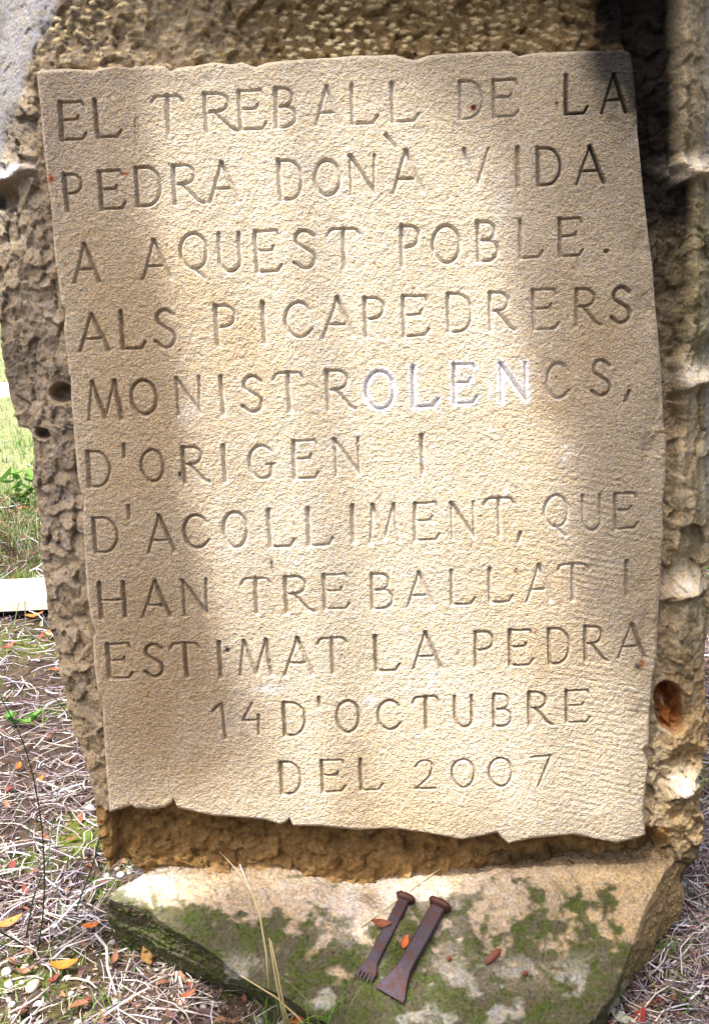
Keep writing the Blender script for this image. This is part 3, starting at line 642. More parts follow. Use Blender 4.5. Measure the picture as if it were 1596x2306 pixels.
grow = np.maximum(grow, ss(1.0, 1.15, q)*ss(1350, 1150, X)*(.35+.6*ss(-.1, .1, fbm(x*16, zz*22+y*10, 333, 4))))
grow = np.maximum(grow, .8*blob(X, Y, 460, 2080, 110, 60)*ss(-.1, .06, n4))
grow = np.maximum(grow, .75*blob(X, Y, 1270, 2110, 100, 80)*ss(.02, .14, fu*.5+n4*.5+.05))
grow *= 1-.55*pale
grow = np.maximum(grow, .8*ss(2110, 2200, Y+60*n1)*ss(-.2, .05, n2*.6+n4))
col = mixc(col, .90*grow, (.042, .046, .024))
col = mixc(col, .85*grow*ss(-.03, .12, fbm(x*55, y*55+zz*55, 325, 4)), (.058, .078, .018))
col = mixc(col, .60*ss(2120, 2230, Y)*ss(.06, .18, fbm(x*20+9, y*20+zz*20, 326, 4)), (.42, .40, .37))
col = mixc(col, .75*(fu < -.22)*(q < 1)*ss(1960, 2030, Y)*ss(-.1, .1, n1+.05), (.07, .085, .03))
rs = sd*ss(1390, 1430, X)
col = mixc(col, .85*rs, (.31, .215, .10)); col *= (1+.5*n2*rs+.4*n1*rs)[..., None]
col = mixc(col, .55*rs*ss(2040, 2180, Y+80*n1), (.10, .09, .04))
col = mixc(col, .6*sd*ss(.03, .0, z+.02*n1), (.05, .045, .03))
col = np.clip(col, .004, .85)
Ff = gridfaces(len(rings), na, wrap=True)
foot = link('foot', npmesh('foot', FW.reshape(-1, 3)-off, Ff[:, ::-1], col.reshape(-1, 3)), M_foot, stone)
foot['label'] = 'projecting sloping foot with green moss'
from mathutils.bvhtree import BVHTree
_st = 3
_sel = FW[:n_t+20:_st, ::_st]; _nn = _sel.shape[1]
footbvh = BVHTree.FromPolygons([tuple(p) for p in _sel.reshape(-1, 3)], [tuple(int(i) for i in f) for f in gridfaces(_sel.shape[0], _nn, wrap=True)])
def onfoot(px, py):
    r = ray(px, py); r = r/np.linalg.norm(r)
    q_ = footbvh.ray_cast(Vector(CAM), Vector(r))
    return np.array(q_[0]) if q_[0] is not None else ledge(px, py)

# ------------------------------------------------------------------ ground
def gz(x, y):
    x = np.asarray(x, float); y = np.asarray(y, float)
    return .022*fbm(x*2.2, y*2.2, 401, 4)*ss(.2, 1.2, np.hypot(x, y-1.9))*2+.010*fbm(x*11, y*11, 402, 3)-.004+.02*np.clip(y-4, 0, 60)
xs = np.concatenate([-np.geomspace(60, 1.9, 60), np.linspace(-1.85, 1.85, 330), np.geomspace(1.9, 60, 60)])
ys = np.concatenate([-np.geomspace(40, .1, 40), np.linspace(0, .95, 20), np.linspace(1.0, 4.6, 320), np.geomspace(4.65, 110, 80)])
x, y = np.meshgrid(xs, ys); z = gz(x, y)+.006*fbm(x*45, y*45, 403, 2)
col = np.ones(x.shape+(3,))*np.array([.060, .043, .032])
n1 = fbm(x*2.5, y*2.5, 410, 4); n2 = fbm(x*14, y*14, 411, 4)
col *= (1+.7*n1+.8*n2)[..., None]
col = mixc(col, .8*ss(.10, .2, fbm(x*5, y*5, 412, 4)+.02*(y-3)), (.06, .085, .02))
col = mixc(col, .6*ss(4.2, 6.0, y), (.30, .34, .17))
wx, wy = gnd(170, 2165)[:2]; col = mixc(col, .0*x, (0, 0, 0))
for (px_, py_, r_) in ((200, 1870, .09), (150, 1915, .07), (1510, 2110, .08), (30, 2240, .10), (60, 1440, .15), (1590, 1770, .10)):
    c_ = gnd(px_, py_); col = mixc(col, .85*np.exp(-((x-c_[0])**2+(y-c_[1])**2)/r_**2)*ss(-.2, .1, n2), (.10, .14, .015))
ground = link('ground', npmesh('ground', np.stack([x, y, z], -1).reshape(-1, 3), gridfaces(len(ys), len(xs)), np.clip(col, .01, .6).reshape(-1, 3)), M_soil)
tag(ground, kind='structure')

def inframe(px, py, mgn=80): return -mgn < px < 1596+mgn and 650 < py < 2306+mgn
def covered(px, py):        # behind the stone, so nothing of it would be seen
    xl = np.interp(py, [p[1] for p in OUTL], [p[0] for p in OUTL]); xr = np.interp(py, [p[1] for p in OUTR], [p[0] for p in OUTR])
    if py > 1950: xl = np.interp(py, [1950, 2016, 2090, 2162, 2217, 2306], [340, 243, 248, 335, 450, 720]); xr = np.interp(py, [1950, 2064, 2120, 2166, 2250, 2306], [1540, 1518, 1492, 1455, 1398, 1352])
    return xl+12 < px < xr-12
def spot(y0=750, y1=2380, bias=1.0):
    while True:
        px = random.choice((random.uniform(-70, 760), random.uniform(1330, 1670))); py = y0+(y1-y0)*random.random()**bias
        if covered(px, py): continue
        g = gnd(px, py)
        if g[1] > 14 or g[1] < 1.0: continue
        return g[0], g[1], px, py
STRAW = [(.78, .70, .60), (.62, .55, .50), (.82, .79, .80), (.55, .46, .42), (.30, .22, .23), (.16, .10, .11), (.74, .71, .80), (.40, .34, .42), (.20, .14, .17), (.28, .20, .16), (.12, .08, .08)]
mb = MB()
for i in range(9500):
    x0, y0, px, py = spot(1150 if i % 5 else 800, 2390, .8)
    if py > 2120 and random.random() < .68: continue
    if fbm(np.array(x0*9), np.array(y0*9), 440, 3) < -.04 and random.random() < .7: continue
    a = random.uniform(0, 6.28); L_ = random.uniform(.03, .15)*(1+.2*(y0-2)); n_ = 4
    cur = random.uniform(-1.8, 1.8); z0 = random.random()**2*.022; tilt = random.uniform(-.18, .30)
    pts = []; xx, yy = x0, y0
    for k_ in range(n_):
        pts.append((xx, yy, float(0)+z0+abs(tilt)*L_*k_/n_)); xx += math.cos(a)*L_/n_; yy += math.sin(a)*L_/n_; a += cur/n_
    g_ = gz(np.array([p[0] for p in pts]), np.array([p[1] for p in pts])); pts = [(p[0], p[1], p[2]+float(q_)+.002) for p, q_ in zip(pts, g_)]
    r_ = random.choice((.0006, .0008, .0010, .0012, .0022))*(.8+.15*y0)
    c_ = random.choice(STRAW); f_ = random.uniform(.6, 1.15)
    mb.tube(pts, [r_, r_, r_*.9, r_*.5], 3, tuple(min(.88, q_*f_) for q_ in c_), cap=False)
tag(mb.build('straw_litter', M_dry), 'tangle of dry straw and thin twigs lying on the ground', 'litter', kind='stuff')
mb = MB()
LEAFC = [(.20, .09, .06), (.24, .11, .06), (.14, .07, .06), (.30, .17, .10), (.12, .08, .08), (.22, .06, .05)]
def leafquad(mb, P, size, yaw, tilt, curl, col, wid=.45):
    n_ = 5; vs = []; ca, sa = math.cos(yaw), math.sin(yaw)
    for k_ in range(n_):
        t_ = k_/(n_-1); w_ = wid*size*math.sin(math.pi*min(.97, max(.06, t_)))**.8*.5
        lx = size*(t_-.5); zc_ = curl*size*(t_-.5)**2*2+tilt*lx
        for s_ in (-1, 0, 1):
            ly = s_*w_; zl = zc_+abs(s_)*w_*.55
            vs.append((P[0]+lx*ca-ly*sa, P[1]+lx*sa+ly*ca, P[2]+zl+.004))
    fs = []
    for k_ in range(n_-1):
        for s_ in range(2): a = k_*3+s_; fs.append((a, a+1, a+4, a+3))
    mb.add(vs, fs, col)
for i in range(260):
    x0, y0, px, py = spot(1150, 2380, .8); z0 = float(gz(x0, y0))+random.uniform(0, .014)
    leafquad(mb, (x0, y0, z0), random.uniform(.015, .04), random.uniform(0, 6.28), random.uniform(-.5, .5), random.uniform(-.6, .9), random.choice(LEAFC))
tag(mb.build('leaf_litter', M_leaf), 'small brown dead leaves scattered through the straw', 'litter', kind='stuff')
GRN = [(.34, .38, .16), (.10, .20, .03), (.14, .25, .04), (.20, .30, .06), (.07, .14, .03), (.25, .32, .10)]
def blade(mb, x0, y0, z0, L_, w_, yaw, bend, col):
    n_ = 5; vs = []; dx, dy = math.cos(yaw), math.sin(yaw); fx_, fy_ = -dy, dx
    for k_ in range(n_):
        t_ = k_/(n_-1); out = bend*L_*t_*t_; up_ = L_*(t_-.35*bend*t_*t_); ww = w_*(1-t_)**.6*.5
        for s_ in (-1, 1): vs.append((x0+dx*out+fx_*ww*s_, y0+dy*out+fy_*ww*s_, z0+up_))
    mb.add(vs, [(2*k_, 2*k_+1, 2*k_+3, 2*k_+2) for k_ in range(n_-1)], col)
mb = MB()
for i in range(5200):
    far = i % 3
    x0, y0, px, py = spot(760, 1330 if far else 2350)
    if not far and fbm(np.array(x0*4), np.array(y0*4), 430, 3) < .02: continue
    dens = 1 if py < 1250 else .6
    blade(mb, x0, y0, float(gz(x0, y0))-.003, random.uniform(.03, .10)*dens*(1.2 if far else .7), random.uniform(.002, .0045)*(1+.12*y0), random.uniform(0, 6.28), random.uniform(.2, 1.1), tuple(q_*random.uniform(.8, 1.3) for q_ in random.choice(GRN)))
tag(mb.build('short_grass', M_plant), 'short bright grass growing through the litter', 'grass', kind='stuff')
mb = MB()
ICO = None
def pebmesh(mb, P, r, sq, col, seed):
    rr = random.Random(seed); vs = []; fs = []; n_, m_ = 7, 5; a0 = rr.uniform(0, 6)
    ax, ay, az = rr.uniform(.8, 1.25), rr.uniform(.7, 1.0), sq
    vs.append((P[0], P[1], P[2]+r*az))
    for j in range(1, m_):
        ph = math.pi*j/m_
        for k_ in range(n_):
            th = 2*math.pi*k_/n_; f_ = rr.uniform(.86, 1.1)
            lx, ly = r*ax*math.sin(ph)*math.cos(th)*f_, r*ay*math.sin(ph)*math.sin(th)*f_
            vs.append((P[0]+lx*math.cos(a0)-ly*math.sin(a0), P[1]+lx*math.sin(a0)+ly*math.cos(a0), P[2]+r*az*math.cos(ph)))
    vs.append((P[0], P[1], P[2]-r*az))
    for k_ in range(n_): fs.append((0, 1+k_, 1+(k_+1) % n_))
    for j in range(m_-2):
        for k_ in range(n_): a, b = 1+j*n_+k_, 1+j*n_+(k_+1) % n_; fs.append((a, a+n_, b+n_, b))
    l_ = len(vs)-1
    for k_ in range(n_): fs.append((l_, 1+(m_-2)*n_+(k_+1) % n_, 1+(m_-2)*n_+k_))
    mb.add(vs, fs, col)
for i in range(420):
    x0, y0, px, py = spot(1900, 2390)
    g_ = random.uniform(.10, .50); pebmesh(mb, (x0, y0, float(gz(x0, y0))+.002), random.choice((.002, .003, .004, .008)), .6, (g_, g_*.97, g_*.95), i)
tag(mb.build('gravel', M_peb), 'fine pale gravel on the soil near the foot', 'gravel', kind='stuff')

# larger pebbles, one by one
PEB = [(15,2186,18,'white pebble at the left frame edge, level with the orange leaf'),(58,2180,17,'yellowish pebble left of the orange leaf'),(20,2214,14,'smooth white pebble at the left edge among leaf litter'),(50,2210,8,'small bluish pebble beside the smooth white pebble'),(76,2228,23,'largest pale pebble of the cluster at lower left'),(27,2262,13,'blue-white oval pebble below the pebble cluster'),(88,2262,11,'upright bluish pebble right of the oval one'),(33,2290,11,'white pebble near the bottom left corner'),(160,2240,10,'white pebble alone right of the pebble cluster'),(20,2248,9,'buff pebble above the oval pebble'),(203,1826,18,'grey flat stone on the moss by the stem'),(272,1970,11,'white pebble left of the foot under straw'),(411,2262,12,'pinkish brown stone under the front of the foot'),(126,2130,7,'tiny white pebble under the thin stems'),
 (1552,2165,8,'small white pebble at right below the grass clump'),(1585,2198,9,'white pebble at the right frame edge'),(1562,2226,9,'uppermost white pebble of the pair above the lettering corner at right'),(1590,2244,10,'bluish pebble touching the right frame edge'),(1530,2300,9,'white pebble at the bottom right corner'),(1540,2180,11,'buff pebble between two white ones at right')]
for i, (px, py, r_, lb) in enumerate(PEB):
    g_ = gnd(px, py); rr_ = r_*g_[1]/2100
    mb = MB(); c_ = (.60, .59, .63) if 'white' in lb or 'blu' in lb else ((.45, .27, .22) if 'pink' in lb else ((.34, .32, .33) if 'grey' in lb else (.60, .55, .42)))
    z_ = float(gz(g_[0], g_[1]))
    pebmesh(mb, (0, 0, rr_*.35), rr_, .62, c_, 900+i)
    o = mb.build('pebble', M_peb); o.location = (g_[0], g_[1], z_); tag(o, lb, 'pebble', 'pebbles on the soil round the foot')
    sm = o.modifiers.new('sub', 'SUBSURF'); sm.levels = sm.render_levels = 1

def onspot(px, py, foot_=False, z=.012):
    if foot_: return onfoot(px, py)+np.array([0, 0, .001])
    g_ = gnd(px, py, .02); return np.array([g_[0], g_[1], float(gz(g_[0], g_[1]))+z])
LV = [(146,2176,.055,.0,(.62,.20,.03),0,'bright orange fallen leaf lying right of the pebble cluster'),(20,2072,.055,.5,(.60,.24,.06),0,'pale orange leaf at the left frame edge'),(208,2080,.042,.2,(.62,.20,.04),0,'orange leaf left of the foot corner'),(78,1386,.07,.1,(.60,.22,.06),0,'orange leaf in the straw below the white slab'),(42,1730,.035,1.5,(.60,.14,.03),0,'small upright orange-red leaf by the thin stem'),(92,1757,.03,1.2,(.6,.18,.03),0,'small orange leaf touching the thin stem'),(20,1455,.05,.9,(.45,.10,.05),0,'red-brown leaf in the straw at the left edge'),(110,1425,.045,2.,(.50,.16,.05),0,'russet leaf close to the stone flank'),(130,1500,.05,.3,(.42,.12,.06),0,'dull red leaf beside the stone, under the slab'),
 (425,2238,.03,.4,(.35,.10,.05),0,'small brown-red leaf in front of the mossy foot'),(665,2296,.04,.1,(.42,.10,.03),0,'dark orange leaf at the bottom of the frame'),(1435,2288,.05,.8,(.33,.04,.03),0,'dark red crinkled leaf at the bottom right'),(1400,2284,.05,2.4,(.55,.62,.45),0,'pale greenish leaf beside the dark red leaf'),
 (576,1942,.035,.4,(.46,.34,.20),1,'pale tan leaf lying on the ledge under the panel'),(858,2086,.036,3.0,(.18,.06,.035),1,'dark brown curled leaf left of the toothed chisel'),(912,2128,.026,1.2,(.55,.13,.04),1,'orange-red leaf between the two chisels'),(540,2172,.0,0,(0,0,0),1,None)]
for (px, py, sz, yaw, c_, ft_, lb) in LV:
    if lb is None: continue
    P = onspot(px, py, ft_); mb = MB(); leafquad(mb, (0, 0, 0), sz, yaw, .1, .5, c_, .5)
    o = mb.build('fallen_leaf', M_leaf); o.location = tuple(P)
    if ft_: o.rotation_euler = (LS*.9, 0, 0)
    sm = o.modifiers.new('sub', 'SUBSURF'); sm.levels = sm.render_levels = 1
    tag(o, lb, 'leaf', 'fallen leaves')

# catkin and seeds on the ledge
P = onfoot(1110, 2160); mb = MB()
d_ = (onfoot(1124, 2148)-onfoot(1098, 2174)); d_ /= np.linalg.norm(d_)
pts = [P+d_*q_+np.array([0, 0, .006]) for q_ in np.linspace(-.020, .020, 9)]
mb.tube(pts, [.002, .0052, .0060, .0068, .0060, .0070, .0062, .005, .002], 8, (.20, .07, .045)); tag(mb.build('dry_catkin', M_leaf), 'short brown dry catkin lying on the sloping foot right of the chisels', 'catkin')
for (px, py, lb) in ((1011, 2163, 'round rust-brown seed on the foot near the flat chisel blade'), (1182, 2196, 'round reddish seed on the foot below the catkin'), (892, 2055, 'small brown seed between the chisel heads')):
    P = onfoot(px, py); mb = MB(); pebmesh(mb, (0, 0, .004), .0062 if py > 2100 else .003, .85, (.20, .075, .035), px); o = mb.build('seed', M_leaf); o.location = tuple(P); tag(o, lb, 'seed', 'seeds on the foot')
mb = MB()
for i in range(260):
    px = random.gauss(1000, 240); py = 1936-(px-800)*.026+random.uniform(-4, 16)
    if not 380 < px < 1480: continue
    P = onfoot(px, py); L_ = random.uniform(.004, .02); a = random.uniform(0, 6.28)
    g_ = random.choice(((.09, .06, .04), (.2, .13, .07), (.35, .28, .2), (.05, .04, .03)))
    if i % 3: mb.tube([P+np.array([0, 0, .002]), P+np.array([math.cos(a)*L_, -abs(math.sin(a))*L_*.6, .001])], .0009, 3, g_)
    else: pebmesh(mb, P, random.uniform(.001, .004), .7, g_, i)
tag(mb.build('ledge_debris', M_dry), 'crumbs of soil and needles collected along the back of the ledge', 'debris', kind='stuff')
P = onfoot(1112, 1943); mb = MB(); pebmesh(mb, (0, 0, .004), .008, .6, (.62, .62, .66), 51); o = mb.build('pebble', M_peb); o.location = tuple(P); tag(o, 'little grey-white stone on the back of the ledge under the panel', 'pebble')

# long straws
def straw(pts, r_, label, foot_=True, col=(.62, .52, .33), cat='straw'):
    mb = MB(); W_ = []
    for (px, py, dz) in pts: W_.append((onfoot(px, py) if foot_ else onspot(px, py))+np.array([0, 0, dz]))
    # smooth
    Q = []
    for a, b in zip(W_[:-1], W_[1:]):
        for k_ in range(5): Q.append(a+(b-a)*k_/5)
    Q.append(W_[-1]); Q = np.array(Q)
    for _ in range(3): Q[1:-1] = .25*Q[:-2]+.5*Q[1:-1]+.25*Q[2:]
    mb.tube(Q, r_, 5, col); return tag(mb.build('straw', M_dry), label, cat, 'dry straws on the foot')
straw([(1068, 1938, .006), (1026, 1942, .006), (975, 1972, .006), (900, 2028, .005), (812, 2092, .004)], .0011, 'long bent straw running from the ledge down to the toothed chisel')
straw([(466, 1912, .02), (500, 1950, .03), (540, 1985, .02), (566, 2016, .004)], .0008, 'thin fine straw leaning on the ledge below the left part of the panel')
straw([(541, 1958, .012), (555, 1990, .008), (566, 2018, .004)], .0011, 'short pale straw meeting the thin one on the ledge', col=(.75, .7, .66))
straw([(826, 2120, .004), (836, 2130, .006), (843, 2136, .003)], .0008, 'tiny pale stalk at the left of the toothed chisel')

# ------------------------------------------------------------------ chisels
def prism(mb, secs, col):
    """loft of octagon-ish sections (x along, half width, half thickness)"""
    vs = []; fs = []; n_ = 8
    for (x_, w_, t_, yo) in secs:
        c_ = min(w_, t_)*.35
        for (a, b) in ((-w_+c_, -t_), (w_-c_, -t_), (w_, -t_+c_), (w_, t_-c_), (w_-c_, t_), (-w_+c_, t_), (-w_, t_-c_), (-w_, -t_+c_)):
            vs.append((x_, yo+a, b))
    for i in range(len(secs)-1):
        for k_ in range(n_): k2 = (k_+1) % n_; fs.append((i*n_+k_, i*n_+k2, (i+1)*n_+k2, (i+1)*n_+k_))
    fs.append(tuple(range(n_))[::-1]); fs.append(tuple((len(secs)-1)*n_+k_ for k_ in range(n_)))
    mb.add(vs, fs, col)
IRON = (.042, .033, .050); RUST = (.075, .032, .024)
def chisel(label, head, tip, wsh, wbl, teeth):  # head, shaft, blade
    A = onfoot(*head); B = onfoot(*tip); A = A+LN*.012; B = B+LN*.008
    L_ = np.linalg.norm(B-A); ex = (B-A)/L_; ez = LN-ex*(LN@ex); ez /= np.linalg.norm(ez); ey = np.cross(ez, ex)
    root = empty('chisel'); Mx = Matrix.Identity(4)
    for i in range(3): Mx[i][0] = ex[i]; Mx[i][1] = ey[i]; Mx[i][2] = ez[i]; Mx[i][3] = A[i]
    root.matrix_world = Mx; tag(root, label, 'chisel', 'stone-carving chisels on the foot')
    tk = wsh*.55
    mb = MB(); xb = L_*(.74 if not teeth else .80)
    prism(mb, [(0.004, wsh*.92, tk, 0), (L_*.2, wsh, tk, 0), (L_*.45, wsh*.98, tk*.98, .0004), (xb-.02, wsh*.95, tk*.9, 0), (xb, wsh*1.0, tk*.75, 0)], IRON)
    mb.build('shaft', M_iron, root, smooth=False)
    # mushroomed, cracked striking head
    mb = MB(); vs = []; fs = []; n_ = 22; rh = random.Random(len(label))
    prof = [(-.004, .0), (-.0045, .75), (-.001, 1.0), (.003, 1.06), (.006, .92), (.009, .72)]
    lump = [rh.uniform(.9, 1.14) for _ in range(n_)]
    for (x_, k_) in prof[1:]:
        for j in range(n_):
            th = 2*math.pi*j/n_; rw = wsh*1.55*k_*lump[j]; rt2 = tk*1.8*k_*lump[j]
            vs.append((x_+rh.uniform(-.0008, .0008), rw*math.copysign(abs(math.cos(th))**.7, math.cos(th)), rt2*math.copysign(abs(math.sin(th))**.7, math.sin(th))))
    nr_ = len(prof)-1
    for i in range(nr_-1):
        for j in range(n_): j2 = (j+1) % n_; fs.append((i*n_+j, i*n_+j2, (i+1)*n_+j2, (i+1)*n_+j))
    fs.append(tuple(range(n_))[::-1]); fs.append(tuple((nr_-1)*n_+j for j in range(n_)))
    mb.add(vs, fs, RUST); mb.build('head', M_iron, root)
    mb = MB()
    if teeth:
        prism(mb, [(xb-.001, wsh*1.003, tk*.76, 0), (L_*.88, wbl*.97, tk*.45, 0), (L_*.915, wbl, tk*.38, 0)], IRON); mb.build('blade', M_iron, root, smooth=False)
        for j in range(5):
            yo = (j-2)*wbl*.4; mb = MB(); prism(mb, [(L_*.914, wbl*.17, tk*.36, yo), (L_*.96, wbl*.13, tk*.25, yo), (L_*(1.0-.01*abs(j-2)), wbl*.04, tk*.08, yo)], IRON); mb.build('tooth', M_iron, root, smooth=False)
    else:
        prism(mb, [(xb-.001, wsh*1.003, tk*.76, 0), (L_*.82, wsh*1.25, tk*.62, 0), (L_*.90, wbl*.84, tk*.45, 0), (L_*.955, wbl, tk*.34, 0), (L_, wbl*1.02, tk*.10, 0)], IRON); mb.build('blade', M_iron, root, smooth=False)
chisel('narrow rusty chisel with a toothed claw blade, lying nearer the left', (914, 2028), (817, 2214), .0108, .0165, True)
chisel('wider rusty chisel with a flared flat blade, lying at the right of the claw chisel', (992, 2044), (876, 2246), .0140, .0270, False)

# ------------------------------------------------------------------ plants
def stemplant(name, label, base, stems, r_, col, leaves=0, lsz=.03, lcol=(.1, .25, .04), cat='plant', group=None):
    g_ = gnd(*base); root = empty(name, (g_[0], g_[1], float(gz(g_[0], g_[1])))); tag(root, label, cat, group)
    L0 = np.array(root.location)
    for st in stems:
        W_ = [hit(px, py, np.array([0, g_[1]+dy, 0]), np.array([0, 1.0, 0]))-L0 for (px, py, dy) in st]
        Q = []
        for a, b in zip(W_[:-1], W_[1:]):
            for k_ in range(6): Q.append(a+(b-a)*k_/6)
        Q.append(W_[-1]); Q = np.array(Q)
        for _ in range(6): Q[1:-1] = .25*Q[:-2]+.5*Q[1:-1]+.25*Q[2:]
        rr_ = np.linspace(r_, r_*.5, len(Q)); mb = MB(); mb.tube(Q, rr_, 5, col); mb.build('stem', M_plant, root)
        for k_ in range(leaves):
            q_ = Q[int(len(Q)*(.15+.8*k_/leaves))]; mb = MB(); leafquad(mb, q_, lsz*random.uniform(.7, 1.2), random.uniform(0, 6.28), random.uniform(-.6, .8), .4, tuple(c*random.uniform(.8, 1.3) for c in lcol), .45); mb.build('leaf', M_plant, root)
DG = (.045, .085, .040)
stemplant('wiry_plant', 'dark green wiry leafless stem arching up in front of the straw, left one of two', (86, 2138), [[(86, 2138, 0), (98, 2060, 0), (102, 1970, 0), (96, 1860, 0), (76, 1746, 0), (50, 1660, 0), (0, 1565, 0)], [(0, 2098, -.1), (40, 2120, 0), (80, 2140, 0)], [(60, 2110, .0), (75, 2020, .0), (100, 1960, 0)]], .0019, DG, group='thin stemmed wild plants')
stemplant('wiry_plant', 'dark green wiry stem bowing along the left edge of the stone', (165, 2068), [[(165, 2068, 0), (188, 2005, 0), (215, 1935, 0), (230, 1850, 0), (226, 1780, 0), (212, 1720, 0), (178, 1640, 0), (120, 1565, 0)]], .0018, DG, group='thin stemmed wild plants')
stemplant('wiry_plant', 'pale grey-green wiry stem crossing the straw between the two dark stems', (140, 2070), [[(140, 2070, 0), (130, 2000, 0), (108, 1940, 0), (70, 1880, 0), (35, 1790, 0), (20, 1720, 0)], [(108, 1950, 0), (118, 1850, 0), (140, 1740, 0)]], .0014, (.22, .34, .22), group='thin stemmed wild plants')
stemplant('wiry_plant', 'thin pale stem rising beside the white slab at left', (62, 1420), [[(62, 1440, 0), (55, 1340, 0), (62, 1240, 0), (75, 1160, 0)], [(30, 1420, 0), (38, 1380, 0), (52, 1320, 0)]], .0020, (.35, .45, .25), group='thin stemmed wild plants')
stemplant('leafy_seedling', 'leafy green seedling with pointed leaves behind the left flank of the stone', (48, 1150), [[(48, 1180, 0), (44, 1120, 0), (36, 1060, 0)], [(48, 1180, 0), (60, 1120, 0), (72, 1070, 0)], [(48, 1180, 0), (30, 1130, 0), (10, 1070, 0)], [(48, 1180, 0), (66, 1150, 0), (84, 1110, 0)]], .003, (.2, .12, .08), 9, .10, (.13, .27, .05))
stemplant('leafy_seedling', 'low green leaves between straw at left, halfway down the stone', (45, 1632), [[(45, 1640, 0), (30, 1625, 0), (12, 1610, 0)], [(45, 1640, 0), (70, 1625, 0), (95, 1600, 0)]], .0015, (.15, .3, .05), 4, .05, (.12, .32, .05))
def tuft(label, base, n_, L_, spread, col, foot_=False, w_=.0022):
    g_ = onspot(*base, foot_); root = empty('grass_tuft', tuple(g_-np.array([0, 0, .012]))); tag(root, label, 'grass tuft', 'grass tufts round the stone')
    for k_ in range(n_):
        mb = MB(); a = random.uniform(0, 6.28); rr_ = random.uniform(0, spread)
        blade(mb, rr_*math.cos(a), rr_*math.sin(a)*.6, 0, L_*random.uniform(.5, 1.1), w_, random.uniform(0, 6.28), random.uniform(.2, 1.2), tuple(c*random.uniform(.8, 1.25) for c in random.choice(col))); mb.build('blade', M_plant, root)
GG = [(.10, .24, .03), (.16, .32, .05), (.24, .34, .09)]; DRY = [(.55, .47, .26), (.62, .55, .35)]
tuft('bright green grass tuft against the front of the mossy foot', (735, 2304), 18, .12, .05, GG, True, .0026)
tuft('sparse green tuft at the bottom left of the foot front', (618, 2300), 20, .12, .06, GG)
tuft('low green tuft at the foot of the stone on the right', (1512, 2136), 40, .045, .035, GG)
tuft('yellow-green grass clump beside the right flank, level with the date', (1582, 1772), 26, .10, .05, [(.30, .36, .05), (.22, .34, .05)])
tuft('green tuft at the right edge beside the flat flank', (1572, 1662), 16, .09, .05, GG)
tuft('small green tuft at right level with the ledge', (1560, 1925), 12, .06, .03, GG)
tuft('tiny bright green tuft at right level with the chisel heads', (1562, 2010), 10, .05, .03, GG)
tuft('green blades in the straw under the left drill hole', (60, 1015), 30, .16, .15, GG, w_=.006)
tuft('broad green blades in the straw left of the stone near the last rows', (95, 1620), 12, .09, .05, GG, w_=.005)
tuft('thin upright green blades at the lower left of the foot', (238, 2260), 8, .06, .03, GG)
# dry stalks standing before the foot
g_ = onfoot(652, 2296)-np.array([0, .03, 0]); root = empty('dry_stalks', (g_[0], g_[1], 0)); tag(root, 'pair of dry yellow stalks standing against the mossy front of the foot', 'dry plant')
for st in ([(660, 2330, 0), (640, 2270, .0), (625, 2190, .0), (610, 2118, .02)], [(652, 2330, 0), (632, 2260, 0), (618, 2190, .0), (606, 2112, .02)], [(605, 2225, .02), (600, 2150, .04), (585, 2060, .06), (560, 1990, .1)], [(700, 2330, 0), (670, 2290, 0), (620, 2245, 0), (540, 2196, 0)]):
    W_ = [hit(px, py, np.array([0, g_[1]+dy, 0]), np.array([0, 1.0, 0]))-np.array(root.location) for (px, py, dy) in st]
    mb = MB(); mb.tube(W_, [.0018, .0016, .0013, .0008], 5, (.60, .50, .25)); mb.build('stalk', M_dry, root)

# twigs one can pick out
def twig(pts, r_, label, col=(.36, .31, .30)):
    mb = MB(); W_ = [onspot(px, py, z=dz) for (px, py, dz) in pts]; mb.tube(W_, [r_*(1-.45*i/(len(W_)-1)) for i in range(len(W_))], 6, col)
    tag(mb.build('twig', M_bark), label, 'twig', 'twigs lying on the ground')
twig([(215, 2100, .02), (242, 2142, .03), (244, 2190, .03), (262, 2238, .015)], .0032, 'forked pale twig running down beside the left corner of the foot', (.55, .50, .50))
twig([(262, 2190, .02), (250, 2215, .02), (242, 2240, .01)], .0022, 'short side twig next to the forked pale twig')
twig([(100, 1800, .03), (160, 1770, .03), (232, 1742, .02)], .0022, 'thin twig lying across the straw below the seedlings', (.3, .25, .25))
twig([(120, 2160, .02), (150, 2140, .03), (205, 2110, .02), (250, 2080, .03)], .0028, 'grey twig pointing at the left corner of the foot', (.50, .45, .48))
twig([(330, 2262, .01), (420, 2272, .015), (500, 2285, .01)], .0022, 'pale twig lying in the shade under the front of the foot', (.45, .40, .38))
twig([(1510, 2210, .02), (1475, 2240, .03), (1425, 2290, .02)], .0020, 'thin pale twig at the lower right beside the stone', (.6, .55, .42))
twig([(1600, 2100, .02), (1560, 2110, .03), (1530, 2150, .04), (1535, 2190, .02)], .0022, 'curved root-like twig at the right frame edge', (.5, .46, .46))
twig([(0, 1905, .02), (80, 1900, .03), (170, 1930, .02)], .0026, 'long grey twig at left level with the ledge', (.48, .43, .48))

